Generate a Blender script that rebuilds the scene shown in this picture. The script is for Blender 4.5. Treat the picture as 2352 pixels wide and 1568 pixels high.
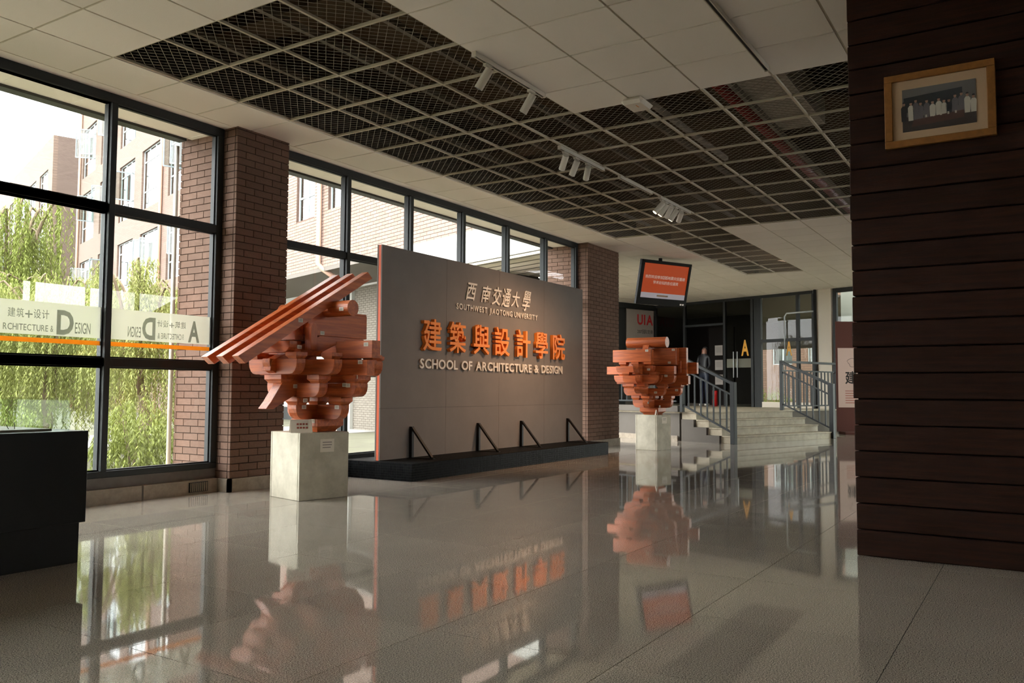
import bpy, bmesh, math, random
import numpy as np
from mathutils import Vector, Matrix
random.seed(7); RNG = np.random.default_rng(7)
SC = bpy.context.scene
COL = SC.collection
for o in list(bpy.data.objects): bpy.data.objects.remove(o)

# ---------------------------------------------------------------- camera
CAM_POS = Vector((-.078, -.056, .973))
HEAD, TILT, ROLL = 1.0088, .0582, .0052
fw = Vector((math.sin(HEAD)*math.cos(TILT), math.cos(HEAD)*math.cos(TILT), math.sin(TILT)))
rt = Vector((math.cos(HEAD), -math.sin(HEAD), 0)); up = rt.cross(fw)
r2 = rt*math.cos(ROLL)+up*math.sin(ROLL); u2 = up*math.cos(ROLL)-rt*math.sin(ROLL)
cam = bpy.data.cameras.new('camera'); cam.sensor_width = 36; cam.lens = 1929.06/2352*36
cam.clip_start = .05; cam.clip_end = 400
camo = bpy.data.objects.new('camera', cam); COL.objects.link(camo)
M = Matrix((r2, u2, -fw)).transposed().to_4x4(); M.translation = CAM_POS
camo.matrix_world = M
SC.camera = camo

# ---------------------------------------------------------------- light: an overcast sky
SKY = 4.2
w = bpy.data.worlds.new('overcast_sky'); SC.world = w; w.use_nodes = True
bg = w.node_tree.nodes['Background']; bg.inputs[0].default_value = (1, .995, 1, 1); bg.inputs[1].default_value = SKY
SC.view_settings.view_transform = 'Standard'; SC.view_settings.look = 'None'
SC.view_settings.gamma = 1; SC.view_settings.use_curve_mapping = False
SC.view_settings.exposure = 1.68
try:
    SC.cycles.max_bounces = 10; SC.cycles.diffuse_bounces = 6; SC.cycles.glossy_bounces = 4
    SC.cycles.transparent_max_bounces = 24; SC.cycles.transmission_bounces = 6
    SC.cycles.sample_clamp_indirect = 6; SC.cycles.caustics_reflective = False; SC.cycles.caustics_refractive = False
except Exception: pass

# ---------------------------------------------------------------- materials
def lin(c):
    return tuple(((v/255+.055)/1.055)**2.4 if v/255 > .04045 else v/255/12.92 for v in c)
MATS = {}
def mat(name, rgb, rough=.6, metal=0., spec=.5, var=0., scale=6., stretch=(1, 1, 1), rnd=0., bump=0., bscale=60., emit=None, rgb2=None, coat=0.):
    """Principled material; var mixes towards rgb2 (or a darker tone) with noise, rnd varies per object and per island."""
    if name in MATS: return MATS[name]
    m = bpy.data.materials.new(name); m.use_nodes = True; MATS[name] = m
    nt = m.node_tree; N = nt.nodes; L = nt.links
    p = N['Principled BSDF']; c = (*lin(rgb), 1)
    p.inputs['Base Color'].default_value = c; p.inputs['Roughness'].default_value = rough
    p.inputs['Metallic'].default_value = metal; p.inputs['Specular IOR Level'].default_value = spec
    p.inputs['Coat Weight'].default_value = coat
    out = None
    tc = N.new('ShaderNodeTexCoord'); mp = N.new('ShaderNodeMapping'); mp.inputs['Scale'].default_value = stretch
    L.new(tc.outputs['Object'], mp.inputs[0])
    if var:
        nz = N.new('ShaderNodeTexNoise'); nz.inputs['Scale'].default_value = scale; nz.inputs['Detail'].default_value = 6
        nz.inputs['Roughness'].default_value = .62
        L.new(mp.outputs[0], nz.inputs[0])
        mx = N.new('ShaderNodeMix'); mx.data_type = 'RGBA'
        rp = N.new('ShaderNodeMapRange'); rp.inputs[1].default_value = .36; rp.inputs[2].default_value = .64; rp.inputs[4].default_value = var
        L.new(nz.outputs[0], rp.inputs[0]); L.new(rp.outputs[0], mx.inputs[0])
        mx.inputs[6].default_value = c
        mx.inputs[7].default_value = (*lin(rgb2), 1) if rgb2 else (c[0]*.45, c[1]*.42, c[2]*.4, 1)
        out = mx.outputs[2]
    if rnd:
        oi = N.new('ShaderNodeObjectInfo'); ge = N.new('ShaderNodeNewGeometry')
        ad = N.new('ShaderNodeMath'); ad.operation = 'ADD'; L.new(oi.outputs['Random'], ad.inputs[0]); L.new(ge.outputs['Random Per Island'], ad.inputs[1])
        fr = N.new('ShaderNodeMath'); fr.operation = 'FRACT'; L.new(ad.outputs[0], fr.inputs[0])
        hs = N.new('ShaderNodeHueSaturation')
        mr = N.new('ShaderNodeMapRange'); mr.inputs[3].default_value = 1-rnd; mr.inputs[4].default_value = 1+rnd
        L.new(fr.outputs[0], mr.inputs[0]); L.new(mr.outputs[0], hs.inputs['Value'])
        if out: L.new(out, hs.inputs['Color'])
        else: hs.inputs['Color'].default_value = c
        out = hs.outputs[0]
    if out: L.new(out, p.inputs['Base Color'])
    if bump:
        nb = N.new('ShaderNodeTexNoise'); nb.inputs['Scale'].default_value = bscale; nb.inputs['Detail'].default_value = 4
        L.new(mp.outputs[0], nb.inputs[0])
        bp = N.new('ShaderNodeBump'); bp.inputs['Strength'].default_value = bump; bp.inputs['Distance'].default_value = .004
        L.new(nb.outputs[0], bp.inputs['Height']); L.new(bp.outputs[0], p.inputs['Normal'])
    if emit:
        p.inputs['Emission Color'].default_value = (*lin(emit[0]), 1); p.inputs['Emission Strength'].default_value = emit[1]
    return m

def glass(name, tint=(1, 1, 1), refl=1.0, ior=1.5):
    """Thin architectural pane: lets light straight through, mirrors by Fresnel."""
    if name in MATS: return MATS[name]
    m = bpy.data.materials.new(name); m.use_nodes = True; MATS[name] = m
    nt = m.node_tree; N = nt.nodes; L = nt.links; N.remove(N['Principled BSDF'])
    t = N.new('ShaderNodeBsdfTransparent'); t.inputs[0].default_value = (*tint, 1)
    g = N.new('ShaderNodeBsdfGlossy'); g.inputs['Roughness'].default_value = .0
    f = N.new('ShaderNodeFresnel'); f.inputs[0].default_value = ior
    mu = N.new('ShaderNodeMath'); mu.operation = 'MULTIPLY'; mu.inputs[1].default_value = refl; ge = N.new('ShaderNodeNewGeometry'); sb = N.new('ShaderNodeMath'); sb.operation = 'SUBTRACT'; sb.inputs[0].default_value = 1.; L.new(ge.outputs['Backfacing'], sb.inputs[1]); m2 = N.new('ShaderNodeMath'); m2.operation = 'MULTIPLY'; L.new(f.outputs[0], m2.inputs[0]); L.new(sb.outputs[0], m2.inputs[1]); L.new(m2.outputs[0], mu.inputs[0])
    x = N.new('ShaderNodeMixShader'); L.new(mu.outputs[0], x.inputs[0]); L.new(t.outputs[0], x.inputs[1]); L.new(g.outputs[0], x.inputs[2])
    L.new(x.outputs[0], N['Material Output'].inputs[0])
    return m

def film(name, rgb, alpha):
    """Translucent frosted sticker film."""
    if name in MATS: return MATS[name]
    m = bpy.data.materials.new(name); m.use_nodes = True; MATS[name] = m
    nt = m.node_tree; N = nt.nodes; L = nt.links; N.remove(N['Principled BSDF'])
    t = N.new('ShaderNodeBsdfTransparent'); d = N.new('ShaderNodeBsdfDiffuse'); d.inputs[0].default_value = (*lin(rgb), 1)
    tl = N.new('ShaderNodeBsdfTranslucent'); tl.inputs[0].default_value = (*lin(rgb), 1)
    a = N.new('ShaderNodeMixShader'); a.inputs[0].default_value = .55; L.new(d.outputs[0], a.inputs[1]); L.new(tl.outputs[0], a.inputs[2])
    x = N.new('ShaderNodeMixShader'); x.inputs[0].default_value = alpha; L.new(t.outputs[0], x.inputs[1]); L.new(a.outputs[0], x.inputs[2])
    L.new(x.outputs[0], N['Material Output'].inputs[0])
    return m

def brick_mat(name, rgb, mortar, sx, sy, axis):
    """Brick coursing for walls too far away to pick bricks apart. axis: horizontal direction vector in object space."""
    if name in MATS: return MATS[name]
    m = bpy.data.materials.new(name); m.use_nodes = True; MATS[name] = m
    nt = m.node_tree; N = nt.nodes; L = nt.links; p = N['Principled BSDF']; p.inputs['Roughness'].default_value = .85
    tc = N.new('ShaderNodeTexCoord'); sp = N.new('ShaderNodeSeparateXYZ'); L.new(tc.outputs['Object'], sp.inputs[0])
    cb = N.new('ShaderNodeCombineXYZ'); L.new(sp.outputs[axis], cb.inputs[0]); L.new(sp.outputs[2], cb.inputs[1])
    b = N.new('ShaderNodeTexBrick'); L.new(cb.outputs[0], b.inputs['Vector'])
    c = lin(rgb); b.inputs['Color1'].default_value = (*c, 1); b.inputs['Color2'].default_value = (c[0]*.85, c[1]*.83, c[2]*.82, 1)
    b.inputs['Mortar'].default_value = (*lin(mortar), 1); b.inputs['Scale'].default_value = 1
    b.inputs['Brick Width'].default_value = sx; b.inputs['Row Height'].default_value = sy; b.inputs['Mortar Size'].default_value = .012
    L.new(b.outputs[0], p.inputs['Base Color'])
    return m

# colours
mat('frame', (42, 45, 46), .5, spec=.22)
mat('frame_dark', (38, 40, 40), .5, spec=.3)
mat('tile_white', (240, 235, 230), .85, spec=.2, rnd=.03, bump=.25, bscale=140)
mat('rail', (196, 188, 170), .6, spec=.3)
mat('mesh_metal', (150, 144, 132), .5, metal=.2, spec=.4)
mat('plenum', (92, 78, 62), .95, spec=.1, var=.5, scale=.7)
mat('brick', (112, 88, 75), .85, spec=.25, var=.35, scale=9, rnd=.10, bump=.4, bscale=90)
mat('mortar', (58, 46, 40), .95, spec=.1)
mat('brick_out', (130, 111, 101), .9, spec=.15, var=.2, scale=4, rnd=.08)
mat('mortar_out', (94, 77, 69), .95, spec=.1)
mat('sill_band', (104, 98, 92), .7, var=.4, scale=7)
mat('stone', (150, 138, 122), .55, spec=.4, var=.5, scale=14)
mat('wood_dark', (50, 27, 18), .7, spec=.14, var=.75, scale=5, stretch=(4, .6, 9), rgb2=(26, 14, 10), rnd=.12, bump=.25, bscale=30)
mat('wood_dark_core', (14, 9, 7), .9, spec=.1)
mat('concrete', (204, 198, 180), .8, spec=.25, var=.6, scale=5, rgb2=(160, 154, 136), bump=.15)
mat('board_grey', (124, 116, 110), .75, spec=.25, var=.15, scale=3)
mat('board_core', (226, 92, 40), .6)
mat('steel_black', (22, 21, 21), .5, spec=.4)
mat('mosaic', (22, 24, 26), .45, spec=.05, rnd=.6)
mat('grout', (46, 46, 44), .9, spec=.1)
mat('letter_white', (226, 216, 204), .5, spec=.3)
mat('letter_orange', (240, 138, 56), .5, spec=.3)
mat('letter_side', (190, 70, 26), .5, spec=.3)
for ax, st in (('x', (.7, 9, 9)), ('y', (9, .7, 9)), ('z', (9, 9, .7))):
    mat('wood_'+ax, (200, 104, 52), .38, spec=.5, var=.8, scale=3.2, stretch=st, rgb2=(142, 66, 34), rnd=.13, bump=.12, bscale=18)
mat('paper', (226, 218, 204), .8, spec=.2)
mat('print_grey', (150, 142, 136), .8, spec=.1)
mat('print_red', (170, 96, 84), .8, spec=.1)
mat('black_lacquer', (15, 16, 16), .35, spec=.35)
mat('white_metal', (206, 200, 188), .4, spec=.4)
mat('lamp_glow', (255, 240, 220), .4, emit=((255, 226, 180), 8))
mat('ap_white', (222, 216, 206), .45)
mat('orange_mark', (220, 130, 40), .5)
mat('pipe_red', (150, 26, 22), .5)
mat('pipe_grey', (160, 152, 140), .5)
mat('conduit', (120, 112, 100), .6)
mat('tv_black', (18, 15, 15), .55, spec=.2)
mat('screen_orange', (90, 36, 16), .35, emit=((226, 88, 36), .11))
mat('screen_white', (90, 88, 92), .35, emit=((220, 210, 214), .10))
mat('screen_text', (110, 104, 98), .4, emit=((240, 226, 210), .13))
mat('rail_paint', (32, 35, 37), .5, spec=.35)
mat('step_stone', (176, 164, 142), .5, spec=.4, var=.4, scale=8)
mat('wall_grey', (98, 92, 86), .8, spec=.2, var=.15, scale=2)
mat('wall_white', (214, 205, 190), .85, spec=.2)
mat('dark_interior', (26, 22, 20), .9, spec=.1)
mat('poster_grey', (158, 148, 140), .7)
mat('uia_red', (190, 30, 36), .6)
mat('gold', (214, 150, 30), .5)
mat('banner_brown', (88, 44, 36), .75)
mat('banner_sheet', (214, 186, 176), .75)
mat('ink', (40, 36, 34), .7)
mat('red_paint', (170, 22, 24), .35)
mat('frame_wood', (138, 92, 42), .5, spec=.3, var=.4, scale=4, stretch=(1, 6, 6))
mat('photo_mat', (176, 148, 118), .8)
mat('white_out', (158, 157, 150), .8)
mat('alu', (190, 196, 200), .35, metal=.3)
mat('sash', (120, 128, 132), .4, spec=.4)
mat('curtain', (170, 174, 178), .8)
mat('pink_pipe', (170, 134, 116), .6)
mat('asphalt', (140, 137, 130), .9)
mat('soil', (84, 82, 60), .95, var=.6, scale=1.2)
mat('bark', (112, 96, 76), .9, var=.6, scale=8, stretch=(3, 3, .5))
mat('leaf', (112, 120, 58), .6, spec=.25, rnd=.35)
mat('leaf2', (134, 138, 80), .6, spec=.25, rnd=.35)
mat('orange_line', (236, 162, 34), .6, emit=None)
mat('grey_brick', (112, 106, 97), .9, spec=.15, rnd=.06)
mat('ceil_back', (150, 138, 118), .9)
G_WIN = glass('window_glass', (.965, .98, .97), 1.0)
G_CASE = glass('case_glass', (.95, .98, .965), 1.8)
G_FAR = glass('far_glass', (.72, .76, .74), 1.6)
G_DOOR = glass('door_glass', (.8, .84, .8), .6)
F_BAND = film('frosted_band', (182, 180, 164), .6)
F_TEXT = film('frosted_text', (92, 98, 74), .5)
F_ORANGE = film('orange_film', (214, 150, 44), .93)

# wood leaves a translucent component to the foliage
for nm in ('leaf', 'leaf2'):
    m = MATS[nm]; nt = m.node_tree; p = nt.nodes['Principled BSDF']
    tl = nt.nodes.new('ShaderNodeBsdfTranslucent'); mx = nt.nodes.new('ShaderNodeMixShader'); mx.inputs[0].default_value = .35
    src = p.inputs['Base Color'].links[0].from_socket
    nt.links.new(src, tl.inputs[0]); nt.links.new(p.outputs[0], mx.inputs[1]); nt.links.new(tl.outputs[0], mx.inputs[2])
    nt.links.new(mx.outputs[0], nt.nodes['Material Output'].inputs[0])

# polished granite floor
def granite(name):
    m = bpy.data.materials.new(name); m.use_nodes = True; MATS[name] = m
    nt = m.node_tree; N = nt.nodes; L = nt.links; p = N['Principled BSDF']
    ge = N.new('ShaderNodeNewGeometry')
    a = N.new('ShaderNodeTexNoise'); a.inputs['Scale'].default_value = 210; a.inputs['Detail'].default_value = 2; L.new(ge.outputs['Position'], a.inputs[0])
    b = N.new('ShaderNodeTexNoise'); b.inputs['Scale'].default_value = 2.2; b.inputs['Detail'].default_value = 5; L.new(ge.outputs['Position'], b.inputs[0])
    r = N.new('ShaderNodeValToRGB'); L.new(a.outputs[0], r.inputs[0])
    r.color_ramp.elements[0].position = .36; r.color_ramp.elements[0].color = (*lin((94, 87, 79)), 1)
    r.color_ramp.elements[1].position = .66; r.color_ramp.elements[1].color = (*lin((202, 190, 175)), 1)
    mx = N.new('ShaderNodeMix'); mx.data_type = 'RGBA'; mx.blend_type = 'MULTIPLY'; mx.inputs[0].default_value = .2
    L.new(r.outputs[0], mx.inputs[6]); L.new(b.outputs[0], mx.inputs[7])
    oi = N.new('ShaderNodeObjectInfo'); hs = N.new('ShaderNodeHueSaturation'); mr = N.new('ShaderNodeMapRange')
    mr.inputs[3].default_value = .94; mr.inputs[4].default_value = 1.06; L.new(oi.outputs['Random'], mr.inputs[0]); L.new(mr.outputs[0], hs.inputs['Value'])
    L.new(mx.outputs[2], hs.inputs['Color']); L.new(hs.outputs[0], p.inputs['Base Color'])
    rr = N.new('ShaderNodeMapRange'); rr.inputs[3].default_value = .015; rr.inputs[4].default_value = .06; L.new(b.outputs[0], rr.inputs[0]); L.new(rr.outputs[0], p.inputs['Roughness'])
    p.inputs['Specular IOR Level'].default_value = .55
    return m
granite('granite')

# ---------------------------------------------------------------- mesh helpers
class MB:
    def __init__(s): s.v = []; s.f = []
    def add(s, vs, fs):
        n = len(s.v); s.v += [tuple(v) for v in vs]; s.f += [tuple(i+n for i in f) for f in fs]; return s
    def box(s, x0, x1, y0, y1, z0, z1):
        return s.add([(x, y, z) for x in (x0, x1) for y in (y0, y1) for z in (z0, z1)],
                     [(0, 1, 3, 2), (4, 6, 7, 5), (0, 4, 5, 1), (2, 3, 7, 6), (0, 2, 6, 4), (1, 5, 7, 3)])
    def bar(s, a, b, w, h, upv=(0, 0, 1)):
        a = Vector(a); b = Vector(b); d = (b-a).normalized(); u = Vector(upv); sx = d.cross(u)
        if sx.length < 1e-4: sx = d.cross(Vector((1, 0, 0)))
        sx.normalize(); u = sx.cross(d)
        vs = [p+sx*i*w/2+u*j*h/2 for p in (a, b) for i in (-1, 1) for j in (-1, 1)]
        return s.add(vs, [(0, 1, 3, 2), (4, 6, 7, 5), (0, 4, 5, 1), (2, 3, 7, 6), (0, 2, 6, 4), (1, 5, 7, 3)])
    def prism(s, poly, axis, a0, a1):
        """poly: list of (p,q); axis 'x': p=y,q=z ; 'y': p=x,q=z ; 'z': p=x,q=y."""
        def P(p, q, a): return {'x': (a, p, q), 'y': (p, a, q), 'z': (p, q, a)}[axis]
        n = len(poly); vs = [P(p, q, a0) for p, q in poly]+[P(p, q, a1) for p, q in poly]
        fs = [tuple(range(n-1, -1, -1)), tuple(range(n, 2*n))]+[(i, (i+1) % n, n+(i+1) % n, n+i) for i in range(n)]
        return s.add(vs, fs)
    def tube(s, pts, r, n=8, r1=None):
        pts = [Vector(p) for p in pts]; rings = []
        for i, p in enumerate(pts):
            d = (pts[min(i+1, len(pts)-1)]-pts[max(i-1, 0)]).normalized()
            a = d.cross(Vector((0, 0, 1)))
            if a.length < 1e-3: a = d.cross(Vector((1, 0, 0)))
            a.normalize(); b = d.cross(a)
            rad = r if r1 is None else r+(r1-r)*i/(len(pts)-1)
            rings.append([p+a*math.cos(t)*rad+b*math.sin(t)*rad for t in [2*math.pi*k/n for k in range(n)]])
        vs = [v for rg in rings for v in rg]
        fs = [(i*n+k, i*n+(k+1) % n, (i+1)*n+(k+1) % n, (i+1)*n+k) for i in range(len(pts)-1) for k in range(n)]
        fs += [tuple(range(n-1, -1, -1)), tuple((len(pts)-1)*n+k for k in range(n))]
        return s.add(vs, fs)
    def mesh(s, name, material=None, bevel=0, smooth=False):
        me = bpy.data.meshes.new(name); me.from_pydata(s.v, [], s.f)
        bm = bmesh.new(); bm.from_mesh(me); bmesh.ops.recalc_face_normals(bm, faces=bm.faces)
        if bevel: bmesh.ops.bevel(bm, geom=[e for e in bm.edges], offset=bevel, segments=1, affect='EDGES', clamp_overlap=True)
        if smooth:
            for f in bm.faces: f.smooth = True
        bm.to_mesh(me); bm.free()
        if material: me.materials.append(MATS[material] if isinstance(material, str) else material)
        return me
    def obj(s, name, material=None, parent=None, bevel=0, smooth=False):
        o = bpy.data.objects.new(name, s.mesh(name, material, bevel, smooth)); COL.objects.link(o)
        if parent: o.parent = parent
        return o
def box(name, b, material, parent=None, bevel=0):
    return MB().box(*b).obj(name, material, parent, bevel)
def inst(name, me, loc=(0, 0, 0), parent=None, rot=None, scale=None):
    o = bpy.data.objects.new(name, me); COL.objects.link(o); o.location = loc
    if rot: o.rotation_euler = rot
    if scale: o.scale = scale
    if parent: o.parent = parent
    return o
def tag(o, label, cat=None, group=None, kind=None):
    if label: o['label'] = label
    if cat: o['category'] = cat
    if group: o['group'] = group
    if kind: o['kind'] = kind
    return o
def empty(name, loc=(0, 0, 0), rz=0):
    o = bpy.data.objects.new(name, None); COL.objects.link(o); o.location = loc; o.rotation_euler = (0, 0, rz); o.empty_display_size = .1
    return o
def struct(o, label=None):
    o['kind'] = 'structure'
    if label: o['label'] = label
    return o

# text glyphs as meshes
GL = {}
def glyph(ch, off=0., ext=.02):
    key = (ch, off, ext)
    if key in GL: return GL[key]
    cu = bpy.data.curves.new('glyph', 'FONT'); cu.body = ch; cu.size = 1; cu.extrude = ext; cu.offset = off; cu.resolution_u = 3
    ob = bpy.data.objects.new('glyph', cu); COL.objects.link(ob)
    dg = bpy.context.evaluated_depsgraph_get(); me = bpy.data.meshes.new_from_object(ob.evaluated_get(dg))
    bpy.data.objects.remove(ob)
    v = np.array([x.co[:] for x in me.vertices]) if len(me.vertices) else np.zeros((1, 3))
    GL[key] = (me, v.min(0), v.max(0)); return GL[key]
def char(ch, name, x0, x1, z0, z1, place, ext, material, parent, off=0., side=None, shear=0., mirror=False):
    """One character fitted into the rectangle x0..x1, z0..z1 of a plane; place(a,b,c)->world with c towards the viewer."""
    me, lo, hi = glyph(ch, off, .02)
    me = me.copy(); me.name = name
    sx = (x1-x0)/max(hi[0]-lo[0], 1e-4); sz = (z1-z0)/max(hi[1]-lo[1], 1e-4)
    for v in me.vertices:
        a = (v.co[0]-lo[0])*sx; b = (v.co[1]-lo[1])*sz; c = (v.co[2]+.02)/.04*ext
        if mirror: a = (x1-x0)-a
        v.co = place(x0+a+shear*(b-(z1-z0)/2), z0+b, c)
    me.materials.clear(); me.materials.append(MATS[material] if isinstance(material, str) else material)
    if side:
        me.materials.append(MATS[side])
        for p in me.polygons: p.material_index = 0
    me.update()
    if mirror: me.flip_normals()
    o = bpy.data.objects.new(name, me); COL.objects.link(o); o.parent = parent
    return o
def line_layout(text, gap=.10, space=.34, off=0.):
    """x-extents of each character of a line, in units of the font size."""
    x = 0; res = []
    for ch in text:
        if ch == ' ': x += space; continue
        me, lo, hi = glyph(ch, off, .02); w_ = hi[0]-lo[0]
        res.append((ch, x, x+w_, lo[1], hi[1])); x += w_+gap
    return res, x-gap
def line(text, x0, x1, z0, cap, place, ext, material, parent, name='letter', gap=.10, space=.34, off=0., mirror=False):
    lay, W = line_layout(text, gap, space, off); k = (x1-x0)/W
    ch_ = glyph('H', off, .02); hk = cap/(ch_[2][1]-ch_[1][1])
    for ch, a, b, lo, hi in lay:
        if mirror: aa, bb = x1-b*k, x1-a*k
        else: aa, bb = x0+a*k, x0+b*k
        char(ch, name, aa, bb, z0+lo*hk, z0+hi*hk, place, ext, material, parent, off, mirror=mirror)

# ================================================================ STRUCTURE
UNIT = MB().box(-.5, .5, -.5, .5, -.5, .5)
UM = {}
def unit(material):
    k = material if isinstance(material, str) else material.name
    if k not in UM: UM[k] = UNIT.mesh('block_'+k, material)
    return UM[k]
def block(name, b, material, parent):
    """A cheap box that shares one mesh with all its like."""
    x0, x1, y0, y1, z0, z1 = b
    return inst(name, unit(material), ((x0+x1)/2, (y0+y1)/2, (z0+z1)/2), parent, scale=(x1-x0, y1-y0, z1-z0))

CEIL = 3.51
AN = -math.radians(18.4); AL = (15.3, 4.78, 0)
def axy(e, d): return (AL[0]+e*math.cos(AN)-d*math.sin(AN), AL[1]+e*math.sin(AN)+d*math.cos(AN))
def aed(x, y): dx, dy = x-AL[0], y-AL[1]; return (dx*math.cos(AN)+dy*math.sin(AN), -dx*math.sin(AN)+dy*math.cos(AN))
def inside(x, y):
    e, d = aed(x, y)
    if -5 < y < 6.75 and -4 < x < 20.4 and e < 6.3: return True
    return (-.4 < e < 6.3 and -3 < d < 7.3) or (x > 13.9 and y < 7.5 and e > -1.3 and d > 0 and e < 6)
FOOT = [(-4.2, -5.2), (20.5, -5.2), (20.5, -.6), axy(6.4, -3.4), axy(6.4, 3.2), axy(10.7, 3.2), axy(10.7, 9.7), axy(-.45, 9.7), (15.87, 7.85), (13.95, 7.35), (13.95, 6.82), (-4.2, 6.82)]
# ---- floor of polished granite slabs
floor = struct(MB().prism(FOOT, 'z', -.15, -.004).obj('floor', 'grout'))
sx0, sy0, sp = 1.885-.815*7, .44-.815*6, .815
slab = MB().box(0, sp-.0032, 0, sp-.0032, -.02, 0).mesh('floor_slab', 'granite')
rest = MB()
for i in range(36):
    for j in range(15):
        x = sx0+i*sp; y = sy0+j*sp
        if not inside(x+sp/2, y+sp/2): continue
        if .8 < x < 20.5 and -.6 < y < 6.6: inst('floor_slab', slab, (x, y, 0), floor)
        else: rest.box(x, x+sp-.0032, y, y+sp-.0032, -.02, 0)
for i in range(16):
    for j in range(6):
        x = 12.5+i*sp; y = sy0+15*sp+j*sp; 
        if inside(x+sp/2, y+sp/2) and y > sy0+15*sp-.01: rest.box(x, x+sp-.0032, y, y+sp-.0032, -.02, 0)
tag(rest.obj('floor_slabs', 'granite', floor), None, kind='stuff')

# ---- ceiling: lay-in tiles, open mesh panels, rails, plenum
ceil = struct(MB().prism(FOOT, 'z', 4.45, 4.6).obj('ceiling', 'plenum'))
XK = lambda k: 3.027+.6*k
YJ = lambda j: 5.907-.6*j
def dark(k, j): return (1 <= k < 16 and 0 <= j < 4) or (6 <= k < 16 and 4 <= j < 9) or (16 <= k < 25 and 1 <= j < 3)
def inceil(k, j): return inside(XK(k)+.3, YJ(j)-.3)
tile = MB().box(.009, .591, -.591, -.009, CEIL-.002, CEIL+.013).mesh('ceiling_tile', 'tile_white')
mp = MB(); nd = 15
def clip_line(c, slope_sign):
    # wires y = c + s*x*0.5 inside the unit cell 0..0.6
    pts = []
    s_ = 1.*slope_sign
    for x in (0, .6):
        y = c+s_*x
        if -1e-9 <= y <= .6: pts.append((x, y))
    for y in (0, .6):
        x = (y-c)/s_
        if -1e-9 <= x <= .6: pts.append((x, y))
    pts = sorted(set((round(a, 5), round(b, 5)) for a, b in pts))
    return (pts[0], pts[-1]) if len(pts) >= 2 and pts[0] != pts[-1] else None
for sgn in (1, -1):
    c = -.6 if sgn > 0 else 0.
    while c < 1.2:
        q = clip_line(c+.02, sgn)
        if q: mp.bar((q[0][0], -q[0][1], CEIL+.028+.002*sgn), (q[1][0], -q[1][1], CEIL+.028+.002*sgn), .003, .003)
        c += .0857
panel = mp.mesh('mesh_panel', 'mesh_metal')
rest = MB(); ntile = 0
for k in range(-12, 40):
    for j in range(-12, 18):
        if not inceil(k, j): continue
        if dark(k, j): inst('mesh_panel', panel, (XK(k), YJ(j), 0), ceil)
        else:
            vis = (-2 <= k and -1 <= j <= 8 and YJ(j) < 6.6 and XK(k)*.25 < 20 and j < 5+k*.45 and ntile < 300) or (24 <= k < 34 and -6 <= j < -1 and ntile < 300)
            if vis: inst('ceiling_tile', tile, (XK(k), YJ(j), 0), ceil); ntile += 1
            else: rest.box(XK(k)+.009, XK(k)+.591, YJ(j)-.591, YJ(j)-.009, CEIL-.002, CEIL+.013)
tag(rest.obj('ceiling_tiles', 'tile_white', ceil), None, kind='stuff')
for j in range(-11, 19):
    ks = [k for k in range(-12, 40) if inceil(k, j) or inceil(k, j-1)]
    if ks: block('ceiling_rail', (XK(ks[0]), XK(ks[-1]+1), YJ(j)-.0105, YJ(j)+.0105, CEIL+.007, CEIL+.026), 'rail', ceil)
for k in range(-12, 40):
    js = [j for j in range(-12, 19) if inceil(k, j) or inceil(k-1, j)]
    if js: block('cross_rail', (XK(k)-.0105, XK(k)+.0105, YJ(js[-1]+1), YJ(js[0]), CEIL+.006, CEIL+.025), 'rail', ceil)
block('edge_strip', (-4, 15.3, 6.507, 6.75, CEIL-.002, CEIL+.014), 'tile_white', ceil)
# carrying channels and beams above the mesh
for i, y in enumerate((5.35, 4.6, 3.95, 3.2, 2.2, 1.2)):
    block('carrier', (3.5, 12.8, y-.02, y+.02, CEIL+.16, CEIL+.21), 'conduit', ceil)
for x in (4.6, 8.9, 12.4, 16.4):
    block('beam', (x, x+.32, -5, 6.4, 4.05, 4.45), 'plenum', ceil)
block('beam', (-4, 20.4, 2.6, 2.95, 4.1, 4.45), 'plenum', ceil)
# pipes in the plenum: things of their own
o = MB().tube([(6.2, 2.45, 3.86), (14.5, 2.45, 3.86)], .055, 10).obj('sprinkler_pipe', 'pipe_red', None, smooth=True)
tag(o, 'red sprinkler pipe above the ceiling mesh beyond the white wireless box', 'pipe')
o = MB().tube([(6.0, 3.05, 3.74), (9.6, 3.05, 3.74)], .035, 10).obj('grey_pipe', 'pipe_grey', None, smooth=True)
tag(o, 'pale grey pipe above the mesh left of the red pipe', 'pipe')
o = box('air_duct', (6.6, 8.8, 1.75, 2.2, 3.72, 3.97), 'pipe_grey'); tag(o, 'beige sheet metal duct above the mesh right of the red pipe', 'duct')
o = box('cable_tray', (6.6, 13.4, 1.0, 1.25, 3.8, 3.88), 'conduit'); tag(o, 'flat cable tray above the ceiling mesh near the wood pillar', 'cable tray')
for k, (x0, x1, y, c) in enumerate(((8.3, 9.4, 1.12, 'blue'), (9.9, 11.2, 1.08, 'orange'))):
    mat('bundle_'+c, (40, 62, 104) if c == 'blue' else (150, 84, 44), .6)
    o = MB().tube([(x0, y, 3.93), (x1, y+.04, 3.93)], .05, 8).obj('cable_bundle', 'bundle_'+c, None, smooth=True)
    tag(o, c+' bundle of cables lying in the tray above the mesh', 'cables')

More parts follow.
